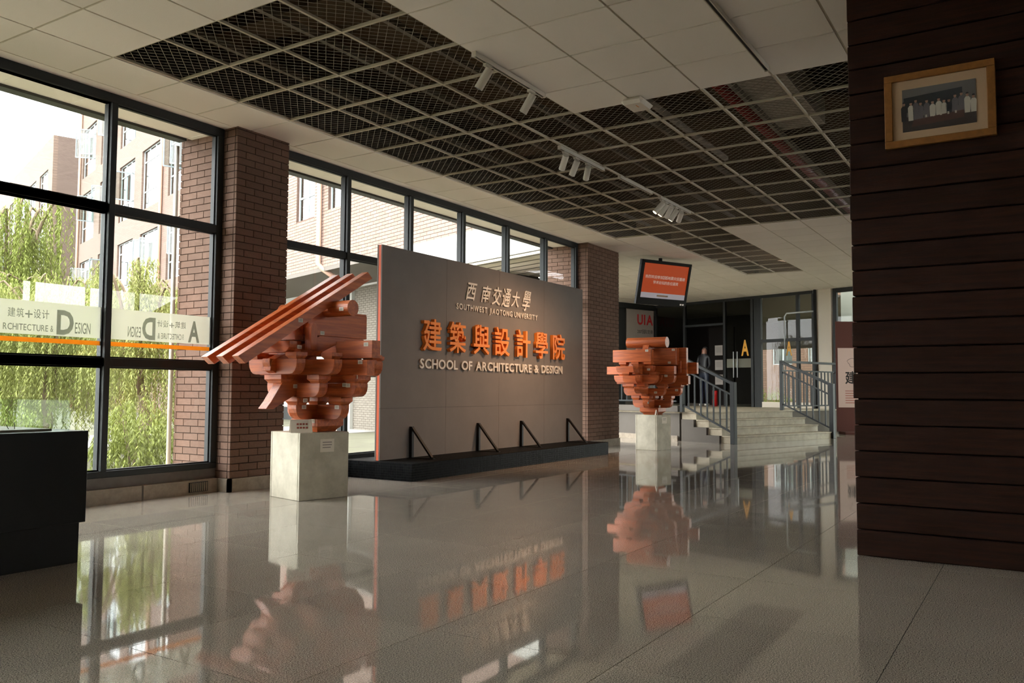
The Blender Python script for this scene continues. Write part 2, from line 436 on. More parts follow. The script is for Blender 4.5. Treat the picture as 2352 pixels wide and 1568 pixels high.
# ---- room walls out of sight behind the camera
wb = struct(box('wall_back', (-4.2, -4, -5, 6.7, 0, 4.45), 'wall_white'))
wr = struct(MB().box(-4, 6, -5.2, -5, 0, 4.45).box(13.5, 20.5, -5.2, -5, 0, 4.45).box(6, 13.5, -5.2, -5, 0, 2.35).box(6, 13.5, -5.2, -5, 3.3, 4.45).obj('wall_right', 'wall_white'))
w4 = struct(empty('window_4', (11, -5.1, 2.35)), 'high window band in the wall opposite the sign, behind the pillar')
for i in range(7): box('mullion', (-5+i*1.25-.03*(i > 0), -5+i*1.25+.03*(i < 6), -.05, .05, 0, .95), 'frame', w4)
for i in range(6):
    for z0, z1 in ((0, .45), (.5, .95)): box('pane', (-5+i*1.25+.03, -5+(i+1)*1.25-.03, -.004, .004, z0, z1), G_WIN, w4)
box('transom', (-5, 2.5, -.05, .05, .45, .5), 'frame', w4)
struct(box('wall_plenum', (-4, 15.4, 6.75, 6.85, CEIL+.016, 4.45), 'wall_grey'))
struct(box('wall_far', (20.4, 20.5, -5, -.6, 0, 4.45), 'wall_white'))
struct(box('wall_corner', (-4.2, -2.05, 6.6, 6.85, 0, CEIL), 'wall_white'))
# glazing between the wide brick column and the landing's end wall
w3 = struct(empty('window_3', (0, 0, 0)), 'glazed side of the landing towards the courtyard')
def strip(x0, y0, x1, y1, n):
    for i in range(n):
        a = Vector((x0+(x1-x0)*i/n, y0+(y1-y0)*i/n, 0)); b = Vector((x0+(x1-x0)*(i+1)/n, y0+(y1-y0)*(i+1)/n, 0))
        MB().bar(a+Vector((0, 0, 1.755)), b+Vector((0, 0, 1.755)), .008, 3.35).obj('pane', G_WIN, w3)
        MB().box(a.x-.03, a.x+.03, a.y-.03, a.y+.03, 0, 3.43).obj('mullion', 'frame', w3)
        for z in (.04, 2.5, 3.47): MB().bar(a+Vector((0, 0, z)), b+Vector((0, 0, z)), .07, .08).obj('transom', 'frame', w3)
q0 = axy(-.4, 3.0); q1 = axy(-.4, 7.1); strip(13.95, 7.25, q0[0], q0[1], 2); strip(q0[0], q0[1], q1[0], q1[1], 3)

# ---- bricks
def bricks(parent, axis, a0, a1, face, thick, z0, z1, pitch, course, joint, material, maxn, phase=0., holes=()):
    """Running bond on a face. axis 'x': wall runs along x, face at y=face growing +thick; 'y': runs along y, face at x=face."""
    lst = []; n = 0; z = z0
    while z < z1-.01:
        zt = min(z+course-joint, z1); off = (pitch/2 if n % 2 else 0)+phase
        a = a0-pitch+(off % pitch)
        while a < a1:
            p, q = max(a, a0), min(a+pitch-joint, a1)
            if q-p > .015:
                segs = [(p, q)]
                for (h0, h1, hz0, hz1) in holes:
                    if zt > hz0 and z < hz1: segs = [t for s_ in segs for t in ((s_[0], min(s_[1], h0)), (max(s_[0], h1), s_[1])) if t[1]-t[0] > .015]
                for s_ in segs: lst.append((*s_, z, zt))
            a += pitch
        z += course; n += 1
    st = MB()
    for i, (p, q, zz, zt) in enumerate(lst):
        b = (p, q, face, face+thick, zz, zt) if axis == 'x' else (face, face+thick, p, q, zz, zt)
        b = (min(b[0], b[1]), max(b[0], b[1]), min(b[2], b[3]), max(b[2], b[3]), b[4], b[5])
        if i < maxn: block('brick', b, material, parent)
        else: st.box(*b)
    if st.v: tag(st.obj('bricks', material, parent), None, kind='stuff')
    return len(lst)
def column(x0, x1, y0, y1, label):
    c = box('brick_column', (x0+.008, x1-.008, y0+.008, y1-.008, 0, CEIL+.02), 'mortar'); tag(c, label, 'column')
    bricks(c, 'x', x0, x1, y0, .03, .13, CEIL-.001, .2235, .0686, .008, 'brick', 230)
    bricks(c, 'y', y0+.038, y1, x0, .03, .13, CEIL-.001, .2235, .0686, .008, 'brick', 70 if x0 < 7 else 60, .11)
    MB().box(x0-.015, x1+.015, y0-.015, y0+.02, 0, .125).box(x0-.015, x0+.02, y0-.015, 6.62, 0, .125).obj('stone_base', 'stone', c)
    return c
column(5.262, 5.918, 6.45, 7.3, 'brown brick column behind the raftered timber bracket model')
column(12.67, 13.915, 6.45, 7.3, 'wide brick column between the sign wall and the stairs')

# ---- window wall
def window(name, x0, x1, mull, label, transoms, sill, skip=()):
    wn = struct(empty(name, ((x0+x1)/2, 6.69, 0)), label)
    ox, oy = (x0+x1)/2, 6.69
    def bx(nm, a, b, z0, z1, d0=6.64, d1=6.74, m='frame', p=wn): return box(nm, (a-ox, b-ox, d0-oy, d1-oy, z0, z1), m, p, 0 if nm == 'pane' else .004)
    bx('top_rail', x0, x1, 3.43, CEIL); bx('bottom_rail', x0, x1, sill-.055, sill)
    bx('jamb', x1-.07, x1, sill, 3.43); bx('jamb', x0, x0+.07, sill, 3.43)
    zs = [sill]+[v for t in transoms for v in t]+[3.43]
    xs = [x0+.07]
    for m_ in mull:
        bx('mullion', m_, m_+.055, sill, 3.43, 6.63, 6.75); xs += [m_, m_+.055]
    xs += [x1-.07]
    for i in range(0, len(xs), 2):
        for (a, b) in transoms: bx('transom', xs[i], xs[i+1], a, b)
        for q in range(0, len(zs), 2):
            p = bx('pane', xs[i], xs[i+1], zs[q], zs[q+1], 6.687, 6.693, G_WIN)
            bead = MB()
            a, b, c, d = xs[i]-ox, xs[i+1]-ox, zs[q], zs[q+1]
            for (aa, bb, cc, dd) in ((a, b, c, c+.012), (a, b, d-.012, d), (a, a+.012, c, d), (b-.012, b, c, d)): bead.box(aa, bb, -.02, .012, cc, dd)
            bead.obj('glazing_bead', 'frame', p)
    return wn
win1 = window('window_1', -2.05, 5.262, [4.085-1.145*i for i in range(0, 6)], 'tall black framed window left of the brick column', [(1.157, 1.232), (2.475, 2.55)], .275)
win2 = window('window_2', 5.918, 12.67, [6.99+1.142*i for i in range(0, 5)], 'tall black framed window behind the sign wall', [(1.135, 1.185), (2.475, 2.545)], .235)
# sill upstand and stone curb
t = struct(box('trim_1', (-2.05, 5.262, 6.655, 6.78, .125, .22), 'sill_band')); 
t = struct(box('trim_2', (5.918, 12.67, 6.655, 6.78, .0, .18), 'frame_dark'))
cb = struct(empty('baseboard_left', (0, 6.6, 0)))
x = -2.05
for i in range(9):
    box('curb_stone', (x+.002, min(x+.80, 5.25)-.002, 0, .16, 0, .128), 'stone', cb); x += .815
gr = box('floor_grille', (4.93, 5.13, 6.588, 6.6, .02, .11), 'frame_dark'); tag(gr, 'small vent grille in the stone curb by the brick column', 'grille')
for i in range(9): block('slat', (4.935+i*.0215, 4.945+i*.0215, 6.582, 6.592, .025, .105), 'stone', gr)
# outside eave over the windows
ev = struct(empty('wall_eave', (0, 6.76, 0)))
for i in range(25):
    x0_ = -2+.6*i
    box('soffit_tile', (x0_+.004, x0_+.596, .0, .38, CEIL-.03, CEIL), 'tile_white', ev)
box('eave_beam', (-4, 5.2, .38, .5, 3.455, 3.9), 'frame', ev); box('eave_beam', (5.95, 12.67, .38, .5, 3.455, 3.9), 'frame', ev)
box('eave_wall', (-4, 13.6, .5, .62, CEIL+.01, 4.6), 'wall_grey', ev)

o = MB().tube([(5.235, 7.335, -.1), (5.235, 7.335, 3.44)], .022, 8).obj('white_pipe', 'white_metal', smooth=True); tag(o, 'thin white pipe on the outer edge of the brick column outside the window', 'pipe')
# ---- frosted band with lettering on the near panes (read from inside on one pane, mirrored on the other)
def pl(a, b, c): return (a, 6.6845-c, b)
for pane_i, (a0, a1, mir) in enumerate(((2.98, 4.085, False), (4.14, 5.192, True))):
    bnd = box('frosted_band', (a0, a1, 6.685, 6.6868, 1.395, 1.66), F_BAND)
    tag(bnd, 'frosted sticker band with mirrored lettering on the pane beside the brick column' if mir else 'frosted sticker band with lettering on the leftmost pane', 'sticker', 'frosted bands on the window')
    box('orange_line', (a0, a1, 6.684, 6.6868, 1.335, 1.372), F_ORANGE, bnd)
    W = a1-a0
    def put(txt, x0, x1, z0, cap, **k):
        if mir: line(txt, a1-(x1-a0), a1-(x0-a0), z0, cap, pl, .0006, F_TEXT, bnd, mirror=True, **k)
        else: line(txt, x0, x1, z0, cap, pl, .0006, F_TEXT, bnd, **k)
    x = a0
    A_, R_, E_, D_, S_, C0, CP = ((.127, .25), (.30, .535), (.55, .572), (.596, .727), (.74, .865), .278, .062) if mir else ((.15, .285), (.304, .651), (.67, .693), (.72, .861), (.873, 1.006), .335, .066)
    put('A', x+A_[0]+.001, x+A_[1], 1.415, .20, off=.03)
    put('RCHITECTURE', x+R_[0], x+R_[1], 1.425, .05, off=.004); put('&', x+E_[0], x+E_[1], 1.425, .05)
    put('D', x+D_[0], x+D_[1], 1.415, .20, off=.03); put('ESIGN', x+S_[0], x+S_[1], 1.425, .09, off=.004)
    for i, ch in enumerate('建筑+设计'):
        c0 = C0+i*CP; c1 = c0+CP*.86
        if mir: char(ch, 'letter', a1-c1, a1-c0, 1.53, 1.592 if ch != '+' else 1.575, pl, .0006, F_TEXT, bnd, mirror=True)
        else: char(ch, 'letter', a0+c0, a0+c1, 1.525, 1.598 if ch != '+' else 1.585, pl, .0006, F_TEXT, bnd)

# ---- dark wood clad pillar on the right
pil = box('wood_clad_pillar', (5.36, 6.4, -1.7, .885, 0, CEIL+.01), 'wood_dark_core')
tag(pil, 'dark plank clad pillar filling the right edge with a framed photograph', 'pillar')
plank = MB().box(0, 1.1, -1.75, 0, .003, .1515).mesh('plank', 'wood_dark', bevel=.004)
for i in range(23):
    z = i*.1555
    inst('plank', plank, (5.33+random.uniform(-.002, .002), .905+random.uniform(-.004, .004), z), pil, scale=(1, 1, 1 if i < 22 else .55))

# ================================================================ THE SIGN WALL
PX0, PX1, PY0, PY1, PH = 6.945, 11.74, 5.615, 6.62, .19
plat = box('mosaic_platform', (PX0+.004, PX1-.004, PY0+.004, PY1, 0, PH-.004), 'grout')
tag(plat, 'low black mosaic platform carrying the sign wall', 'platform')
TS = .0245; mo = MB()
tilem = MB().box(-.0108, .0108, -.003, .003, -.0108, .0108).mesh('mosaic_tile', 'mosaic')
n_side = int((PY1-PY0)/TS); n_front = int((PX1-PX0)/TS); cnt = 0
for r in range(7):
    z = .014+r*.0266
    for i in range(n_front):
        x = PX0+TS*(i+.5)
        if cnt < 300 and i < 22:
            inst('mosaic_tile', tilem, (x, PY0+.003, z), plat); cnt += 1
        else: mo.box(x-.0108, x+.0108, PY0, PY0+.006, z-.0108, z+.0108)
    for i in range(n_side):
        y = PY0+TS*(i+.5)
        if cnt < 300 and i < 22:
            inst('mosaic_tile', tilem, (PX0+.003, y, z), plat, rot=(0, 0, math.pi/2)); cnt += 1
        else: mo.box(PX0, PX0+.006, y-.0108, y+.0108, z-.0108, z+.0108)
for i in range(n_front):
    for q in range(n_side):
        y = PY0+TS*(q+.5)
        if y > 6.16 and PX0+TS*i > 7.3: continue
        x = PX0+TS*(i+.5); j1, j2 = RNG.uniform(-.0004, .0004, 2)
        mo.add([(x-.0108, y-.0108, PH+j1), (x+.0108, y-.0108, PH+j2), (x+.0108, y+.0108, PH-j1), (x-.0108, y+.0108, PH-j2)], [(0, 1, 2, 3)])
tag(mo.obj('mosaic_tiles', 'mosaic', plat), None, kind='stuff')

SX0, SX1, SY, SZ1 = 7.04, 11.9, 6.15, 2.6
sign = empty('sign_wall', ((SX0+SX1)/2, 6.2, PH))
tag(sign, 'grey sign wall lettered School of Architecture and Design on the black platform', 'sign')
def local(o, root): o.parent = root; o.matrix_parent_inverse = Matrix.Translation(root.location).inverted()
cols = [SX0, 8.253, 9.451, 10.668, SX1]; rows = [PH+.001, .765, SZ1]
for i in range(4):
    for r in range(2):
        o = MB().box(cols[i]+.0015, cols[i+1]-.0015, SY, SY+.012, rows[r]+.0015, rows[r+1]-.0015).obj('face_panel', 'board_grey'); local(o, sign)
o = box('core_board', (SX0+.002, SX1-.002, SY+.016, SY+.052, PH+.001, SZ1-.002), 'board_core'); local(o, sign)
o = box('backing_sheet', (SX0+.002, SX1-.002, SY+.0122, SY+.0158, PH+.001, SZ1-.002), 'steel_black'); local(o, sign)
o = box('back_panel', (SX0, SX1, SY+.052, SY+.07, PH+.001, SZ1), 'board_grey'); local(o, sign)
def sg(a, b, c): return (a, SY-.004-c, b)
def seat(o): local(o, sign)
before = set(COL.objects)
for ch, x, zt, zb in zip('西南交通大學', (8.763, 9.105, 9.368, 9.603, 9.846, 10.14), (2.356, 2.357, 2.371, 2.374, 2.356, 2.398), (2.13, 2.129, 2.118, 2.111, 2.132, 2.104)):
    char(ch, 'brush_letter', x-.10, x+.10, zb, zt, sg, .014, 'letter_white', None, off=.012, shear=.28)
line('SOUTHWEST JIAOTONG UNIVERSITY', 8.443, 10.45, 1.995, .075, sg, .012, 'letter_white', None, gap=.17, space=.34, off=.02)
for ch, x0_, x1_ in zip('建築與設計學院', (7.731, 8.254, 8.773, 9.263, 9.812, 10.342, 10.843), (8.095, 8.6, 9.139, 9.638, 10.189, 10.689, 11.215)):
    char(ch, 'large_letter', x0_, x1_, 1.437, 1.823, sg, .05, 'letter_orange', None, off=.012)
line('SCHOOL OF ARCHITECTURE & DESIGN', 7.712, 11.192, 1.232, .115, sg, .02, 'letter_white', None, gap=.09, space=.36, off=.022)
for o in set(COL.objects)-before: seat(o)
for x in (7.575, 8.94, 10.01, 11.37):
    br = empty('sign_brace', (x, 6.13, PH)); tag(br, {7.575: 'black triangular steel brace nearest the orange edge of the sign wall', 8.94: 'second black triangular brace along the sign wall', 10.01: 'third black triangular brace along the sign wall', 11.37: 'black triangular steel brace at the far end of the sign wall'}[x], 'brace', 'triangular braces of the sign wall')
    MB().box(-.018, .018, -.02, .018, .002, .36).obj('upright', 'steel_black', br)
    MB().bar((0, -.012, .345), (0, -.30, .012), .036, .022).obj('diagonal', 'steel_black', br)
    MB().box(-.02, .02, -.33, .018, .001, .008).obj('foot_bar', 'steel_black', br)

# ================================================================ TIMBER BRACKET MODELS
def rot2(th):
    return lambda x, y: (x*math.cos(th)-y*math.sin(th), x*math.sin(th)+y*math.cos(th))
def pedestal(cx, cy, th, s_, h, label):
    """cx,cy: the corner nearest the camera."""
    c, sn = math.cos(th), math.sin(th)
    mx, my = cx+.5*s_*(c-sn), cy+.5*s_*(sn+c)
    p = empty('concrete_pedestal', (mx, my, 0), th); tag(p, label, 'pedestal', 'concrete pedestals')
    H_ = s_/2
    # four slabs mitred round a core leave a thin joint at the corners
    box('front_slab', (-H_, H_, -H_, -H_+.025, 0, h), 'concrete', p, .004)
    box('back_slab', (-H_, H_, H_-.025, H_, 0, h), 'concrete', p, .004)
    box('side_slab', (-H_, -H_+.025, -H_+.027, H_-.027, 0, h), 'concrete', p, .004)
    box('side_slab', (H_-.025, H_, -H_+.027, H_-.027, 0, h), 'concrete', p, .004)
    box('top_slab', (-H_+.026, H_-.026, -H_+.026, H_-.026, h-.03, h-.001), 'concrete', p, .003)
    return p, mx, my
def arm(root, axis, c, a0, a1, z0, z1, th, name, mt=None, ca=.085, cb=None):
    """Bracket arm along an axis with rounded undersides at both ends (ca at a0, cb at a1)."""
    cb = ca if cb is None else cb; h = z1-z0; poly = [(a0, z1)]
    for k in range(5):
        t = k/4*math.pi/2
        poly.append((a0+ca*(1-math.cos(t))*1.0, z0+h*.72*(1-math.sin(t))) if ca else (a0, z0))
        if not ca: break
    for k in range(5):
        t = math.pi/2*(1-k/4)
        poly.append((a1-cb*(1-math.cos(t)), z0+h*.72*(1-math.sin(t))) if cb else (a1, z0))
        if not cb: break
    poly.append((a1, z1))
    if axis == 'x': m_ = MB().prism(poly, 'y', c-th/2, c+th/2)
    else: m_ = MB().prism(poly, 'x', c-th/2, c+th/2)
    return m_.obj(name, mt or 'wood_'+axis, root, .003)
def dou(root, x, y, z0, z1, w_, name='bearing_block'):
    """Bearing block: square head over a concave taper."""
    h = z1-z0; m_ = MB(); ring = []
    prof = ((w_/2*.70, z0), (w_/2*.78, z0+h*.2), (w_/2, z0+h*.46), (w_/2, z1))
    vs = []; fs = []
    for r, z in prof: vs += [(x-r, y-r, z), (x+r, y-r, z), (x+r, y+r, z), (x-r, y+r, z)]
    for k in range(3):
        for i in range(4): fs.append((k*4+i, k*4+(i+1) % 4, k*4+4+(i+1) % 4, k*4+4+i))
    fs += [(3, 2, 1, 0), (12, 13, 14, 15)]
    return m_.add(vs, fs).obj(name, 'wood_y', root)
def paper_tag(root, x, y, z, face, w_=.052, h=.034):
    m_ = MB()
    if face == 'x': m_.box(x-.0015, x, y-w_/2, y+w_/2, z-h/2, z+h/2)
    else: m_.box(x-w_/2, x+w_/2, y-.0015, y, z-h/2, z+h/2)
    o = m_.obj('paper_tag', 'paper', root); 
    q = MB()
    for k in (-1, 1):
        zz = z+k*h*.16
        if face == 'x': q.box(x-.002, x-.0012, y-w_*.33, y+w_*.33, zz-h*.07, zz+h*.07)
        else: q.box(x-w_*.33, x+w_*.33, y-.002, y-.0012, zz-h*.07, zz+h*.07)
    q.obj('tag_print', 'print_grey', o)

def bracket_core(root, ext):
    """The stepped cluster shared by both models; z from the pedestal top."""
    dou(root, 0, 0, .002, .115, .33, 'base_block')
    T = .10
    # tier 1
    arm(root, 'x', 0, -.31, .31, .115, .245, T, 'bracket_arm'); arm(root, 'y', 0, -.345, .345, .115, .245, T, 'bracket_arm')
    for x, y in ((-.25, 0), (.25, 0), (0, -.285), (0, .285), (0, 0)): dou(root, x, y, .245, .315, .15)
    # tier 2
    arm(root, 'y', 0, -.51, .51, .315, .44, T, 'bracket_arm'); arm(root, 'y', .26, -.33, .33, .315, .44, T, 'bracket_arm')
    arm(root, 'y', -.26, -.33, .33, .315, .44, T, 'bracket_arm'); arm(root, 'x', 0, -.40, .54, .316, .441, T*.98, 'bracket_arm')
    for x, y in ((0, -.45), (0, .45), (-.26, -.27), (-.26, .27), (.26, -.27), (.26, .27), (.48, 0), (-.44, 0)): dou(root, x, y, .44, .51, .145)
    # tier 3
    arm(root, 'y', 0, -.64, .64, .51, .645, T, 'bracket_arm', ca=.0); arm(root, 'y', -.26, -.5, .5, .511, .645, T, 'bracket_arm')
    arm(root, 'y', .26, -.5, .5, .511, .645, T, 'bracket_arm'); arm(root, 'y', -.50, -.30, .30, .512, .645, T, 'bracket_arm')
    arm(root, 'y', .50, -.30, .30, .512, .645, T, 'bracket_arm'); arm(root, 'x', 0, -.62, .64, .513, .646, T*.96, 'bracket_arm', ca=.12)
    for x, y in ((-.26, -.42), (-.26, .42), (.26, -.42), (.26, .42), (-.5, -.24), (-.5, .24), (.5, .24), (.5, -.24)): dou(root, x, y, .645, .70, .13)

# ---- model with rafters
ped1, mx, my = pedestal(5.178, 5.438, -.225, .505, .59, 'concrete pedestal under the raftered timber bracket model near the window')
S1 = empty('bracket_model', (5.525, 5.58, .59)); tag(S1, 'timber roof bracket model with three long sloping rafters on a pedestal', 'bracket model', 'timber bracket models')
bracket_core(S1, 1)
def zl(z): return z-.59
# lower lever with a curved beak
poly = [(-.655, .215), (-.60, .275), (-.53, .37), (-.47, .455), (-.38, .50), (.35, .66), (.35, .56), (-.10, .43), (-.30, .345), (-.45, .275), (-.575, .21)]
MB().prism(poly, 'y', -.052, .052).obj('lever_beak', 'wood_x', S1, .003)
# upper lever rising to the back
poly = [(-.62, .54), (-.60, .63), (.44, 1.082), (.57, 1.075), (.57, .97), (-.45, .54)]
MB().prism(poly, 'y', -.054, .054).obj('lever', 'wood_x', S1, .003)
# boards filling the gaps between the tiers
for (z0, z1, hy, hx) in ((.441, .509, .40, .42), (.646, .66, .5, .5)):
    MB().box(-.03, .03, -hy, hy, z0, z1).obj('infill_board', 'wood_y', S1); MB().box(-hx, -.031, -.03, .03, z0, z1).obj('infill_board', 'wood_x', S1)
MB().box(-.31, -.21, -.02, .42, zl(1.415), zl(1.62)).obj('inner_beam', 'wood_y', S1, .005)
MB().box(-.205, -.02, -.012, .30, zl(1.41), zl(1.46)).obj('infill_board', 'wood_y', S1)
MB().box(.06, .55, -.05, .05, zl(1.407), zl(1.460)).obj('beam_pad', 'wood_x', S1)
# tier 4: tie beams along y, square ended
arm(S1, 'y', 0, -.70, -.27, zl(1.25), zl(1.405), .11, 'tie_beam', ca=0); arm(S1, 'y', 0, .08, .76, zl(1.25), zl(1.405), .11, 'tie_beam', ca=0); arm(S1, 'y', -.26, .0, .5, zl(1.29), zl(1.41), .09, 'tie_beam', ca=.06)
arm(S1, 'y', .27, -.44, .7, zl(1.29), zl(1.42), .1, 'tie_beam', ca=0); arm(S1, 'y', .14, -.54, .62, zl(1.10), zl(1.245), .1, 'bracket_arm', ca=.1)
arm(S1, 'y', -.5, -.2, .46, zl(1.29), zl(1.39), .09, 'bracket_arm', ca=.07)
MB().prism([(-.235, zl(1.32)), (-.235, zl(1.53)), (-.21, zl(1.565)), (-.18, zl(1.565)), (-.155, zl(1.53)), (-.155, zl(1.32))], 'y', -.14, -.062).obj('short_post', 'wood_z', S1, .003)
MB().box(-.28, -.11, -.16, -.055, zl(1.27), zl(1.32)).obj('saddle_block', 'wood_y', S1, .004)
MB().box(-.20, .585, -.06, .06, zl(1.462), zl(1.69)).obj('cross_beam', 'wood_x', S1, .006)
MB().box(-.18, .585, -.05, .05, zl(1.691), zl(1.705)).obj('beam_cap', 'wood_x', S1)
LP = [(math.cos(t)*.073+.045, math.sin(t)*.073+zl(1.712)) for t in [2*math.pi*k/28 for k in range(28)]]
MB().prism(LP, 'y', -.375, .53).obj('round_purlin', 'wood_y', S1, smooth=False)
for y in (-.135, .06, .25):
    a = Vector((-1.025, y, zl(1.215))); b = Vector((.505, y, zl(2.085)))
    d = (b-a).normalized()
    poly = []
    n_ = Vector((-d.z, 0, d.x))
    for p, s_ in ((a+Vector((.02, 0, 0)), -1), (b+Vector((.0, 0, 0)), -1), (b-d*.03, 1), (a-d*.02, 1)):
        v = p+n_*s_*.04; poly.append((v.x, v.z))
    MB().prism(poly, 'y', y-.04, y+.04).obj('rafter', 'wood_x', S1, .002)
for (x, y, z, f) in ((-.15, -.136, 1.505, 'x'),):
    pass
for x, y, z in ((-.052, -.33, .815), (-.052, -.46, 1.01), (-.052, -.55, 1.085), (-.052, -.60, 1.215), (-.057, -.67, 1.37), (-.053, -.42, 1.015)):
    paper_tag(S1, x, y+.04, zl(z), 'x')
for x, y, z in ((-.22, -.052, .815), (-.23, -.077, .875), (-.33, -.055, 1.0), (-.30, -.055, 1.20), (-.56, -.050, 1.205), (-.29, -.055, 1.35), (-.02, -.062, 1.49), (-.40, -.177, 1.575)):
    paper_tag(S1, x, y, zl(z), 'y')
paper_tag(S1, -.027, -.30, zl(1.70), 'x'); paper_tag(S1, -.167, -.11, zl(.69), 'x')

# ---- model without rafters
ped2, mx2, my2 = pedestal(12.888, 5.289, -.175, .425, .582, 'concrete pedestal under the compact timber bracket model near the stairs')
S2 = empty('bracket_model', (13.12, 5.46, .582)); tag(S2, 'compact timber roof bracket model topped by a log without rafters', 'bracket model', 'timber bracket models')
bracket_core(S2, 2)
z2 = lambda z: z-.59
arm(S2, 'x', 0, -.70, -.30, z2(1.25), z2(1.42), .1, 'nose_beam', ca=.15, cb=0); arm(S2, 'x', 0, -.66, -.3, z2(.94), z2(1.05), .1, 'nose_beam', ca=.12, cb=0)
arm(S2, 'y', -.5, -.24, .42, z2(1.285), z2(1.39), .09, 'bracket_arm', ca=.06)
arm(S2, 'y', -.26, -.50, .70, z2(1.26), z2(1.39), .1, 'tie_beam', ca=.0); arm(S2, 'y', -.30, -.3, .55, z2(1.12), z2(1.24), .09, 'bracket_arm', ca=.07)
MB().box(-.46, -.34, -.16, .52, z2(1.455), z2(1.66)).obj('front_beam', 'wood_y', S2, .006)
for y in (-.10, .12, .34): dou(S2, -.40, y, z2(1.395), z2(1.455), .13)
MB().box(-.02, .06, -.60, .30, z2(1.08), z2(1.70)).obj('tall_board', 'wood_y', S2, .005)
MB().box(-.16, -.025, -.48, .2, z2(1.41), z2(1.69)).obj('middle_beam', 'wood_y', S2, .005)
MB().box(.14, .22, -.72, .5, z2(1.27), z2(1.46)).obj('rear_beam', 'wood_y', S2, .005)
MB().box(-.07, -.022, -.52, -.47, z2(1.29), z2(1.48)).obj('stub', 'wood_y', S2, .003)
LP = [(math.cos(t)*.088-.2, math.sin(t)*.088+z2(1.785)) for t in [2*math.pi*k/28 for k in range(28)]]
MB().prism(LP, 'y', -.34, .36).obj('round_purlin', 'wood_y', S2)
MB().prism([(-.33, z2(1.66)), (-.30, z2(1.72)), (-.26, z2(1.76)), (-.20, z2(1.70)), (-.06, z2(1.70)), (-.06, z2(1.66))], 'y', -.06, .05).obj('scroll_block', 'wood_x', S2, .003)
for x, y, z in ((-.282, -.24, 1.79), (-.462, -.09, 1.64), (-.162, -.43, 1.66), (-.162, -.36, 1.45), (-.552, -.16, 1.33), (-.31, -.36, 1.23), (-.052, -.44, 1.0), (-.312, -.18, .96), (-.03, -.50, 1.12), (-.552, -.02, 1.16)):
    paper_tag(S2, x, y, z2(z), 'x')
paper_tag(S2, -.32, -.05, z2(.79), 'y'); paper_tag(S2, -.12, -.172, z2(.73), 'y')

# ---- note sheets and tent cards
def sheet(name, root_loc, th, w_, h, label, lines=3):
    o = empty(name, root_loc, th); tag(o, label, 'notice')
    box('sheet', (-w_/2, w_/2, -.0015, 0, 0, h), 'paper', o)
    for k in range(lines): box('text_line', (-w_*.33, w_*.33*(1-.25*(k == lines-1)), -.002, -.0012, h*(.72-.2*k), h*(.72-.2*k)+h*.07), 'print_grey', o)
    return o
c, sn = math.cos(-.225), math.sin(-.225)
fx = lambda cx, cy, th, a, off: (cx+a*math.cos(th)+off*math.sin(th), cy+a*math.sin(th)-off*math.cos(th))
p = fx(5.178, 5.438, -.225, .275, .003); sheet('notice_sheet', (p[0], p[1], .415), -.225, .145, .115, 'white printed notice stuck on the pedestal near the window')
p = fx(12.888, 5.289, -.175, .215, .003); sheet('notice_sheet', (p[0], p[1], .44), -.175, .15, .105, 'white notice stuck on the pedestal near the stairs', 2)
def tent(loc, rz, w_, h, label, deep=.09):
    o = empty('tent_card', loc, rz); tag(o, label, 'card', 'folded cards on the pedestals')
    a = MB().prism([(-deep/2, 0), (-deep/2+.004, 0), (.002, h), (-.002, h)], 'x', -w_/2, w_/2); f = a.obj('front_flap', 'paper', o)
    MB().prism([(deep/2, 0), (deep/2-.004, 0), (-.002, h), (.002, h)], 'x', -w_/2, w_/2).obj('back_flap', 'paper', o)
    q = MB()
    for k in (0, 1):
        t = .38+.27*k; y = -deep/2*(1-t)-.0045; z = h*t
        for i in range(4): q.box(-.04+i*.026, -.022+i*.026, y, y+.002, z-.008, z+.008)
    q.obj('card_print', 'print_red', f)
p = fx(5.178, 5.438, -.225, .06, -.09); tent((p[0], p[1], .591), -.225-.35, .19, .115, 'cream folded card in front of the raftered bracket model')
p = fx(12.888, 5.289, -.175, .035, -.04); tent((p[0]-.008, p[1]-.004, .5835), -.175+.78, .06, .085, 'cream folded card in front of the compact bracket model', .036)

# ================================================================ DISPLAY CASE
dc = empty('display_case', (2.0, 4.86, 0)); tag(dc, 'black display plinth with a glass cover at the left edge', 'display case')
def dl(b): return (b[0]-2.0, b[1]-2.0, b[2]-4.86, b[3]-4.86, b[4], b[5])
box('plinth_foot', dl((.6, 2.665, 4.54, 5.2, 0, .225)), 'black_lacquer', dc)
box('plinth_body', dl((.5, 2.68, 4.5, 5.3, .226, .735)), 'black_lacquer', dc, .003)
gc = empty('glass_cover'); gc.parent = dc
for b in ((.6, 2.6, 4.545, 4.553, .736, .905), (.6, 2.6, 5.2, 5.208, .736, .905), (2.592, 2.6, 4.555, 5.198, .736, .905), (.6, 2.61, 4.54, 5.21, .906, .916)):
    box('glass_sheet', dl(b), G_CASE, gc)
md = empty('site_model', (1.9, 4.87, .7365)); tag(md, 'dark laser cut site model inside the glass cover', 'model')
box('base_board', (-.9, .62, -.28, .28, 0, .012), 'stone', md)
for i in range(26):
    x, y = random.uniform(-.6, .5), random.uniform(-.22, .22)
    MB().tube([(x, y, .012), (x+random.uniform(-.02, .02), y, random.uniform(.03, .055))], .002, 5).obj('stick', 'ink', md)
for i in range(8):
    x, y = random.uniform(-.6, .4), random.uniform(-.2, .2)
    box('model_building', (x, x+.08, y, y+.06, .0125, random.uniform(.02, .035)), 'frame_dark', md)

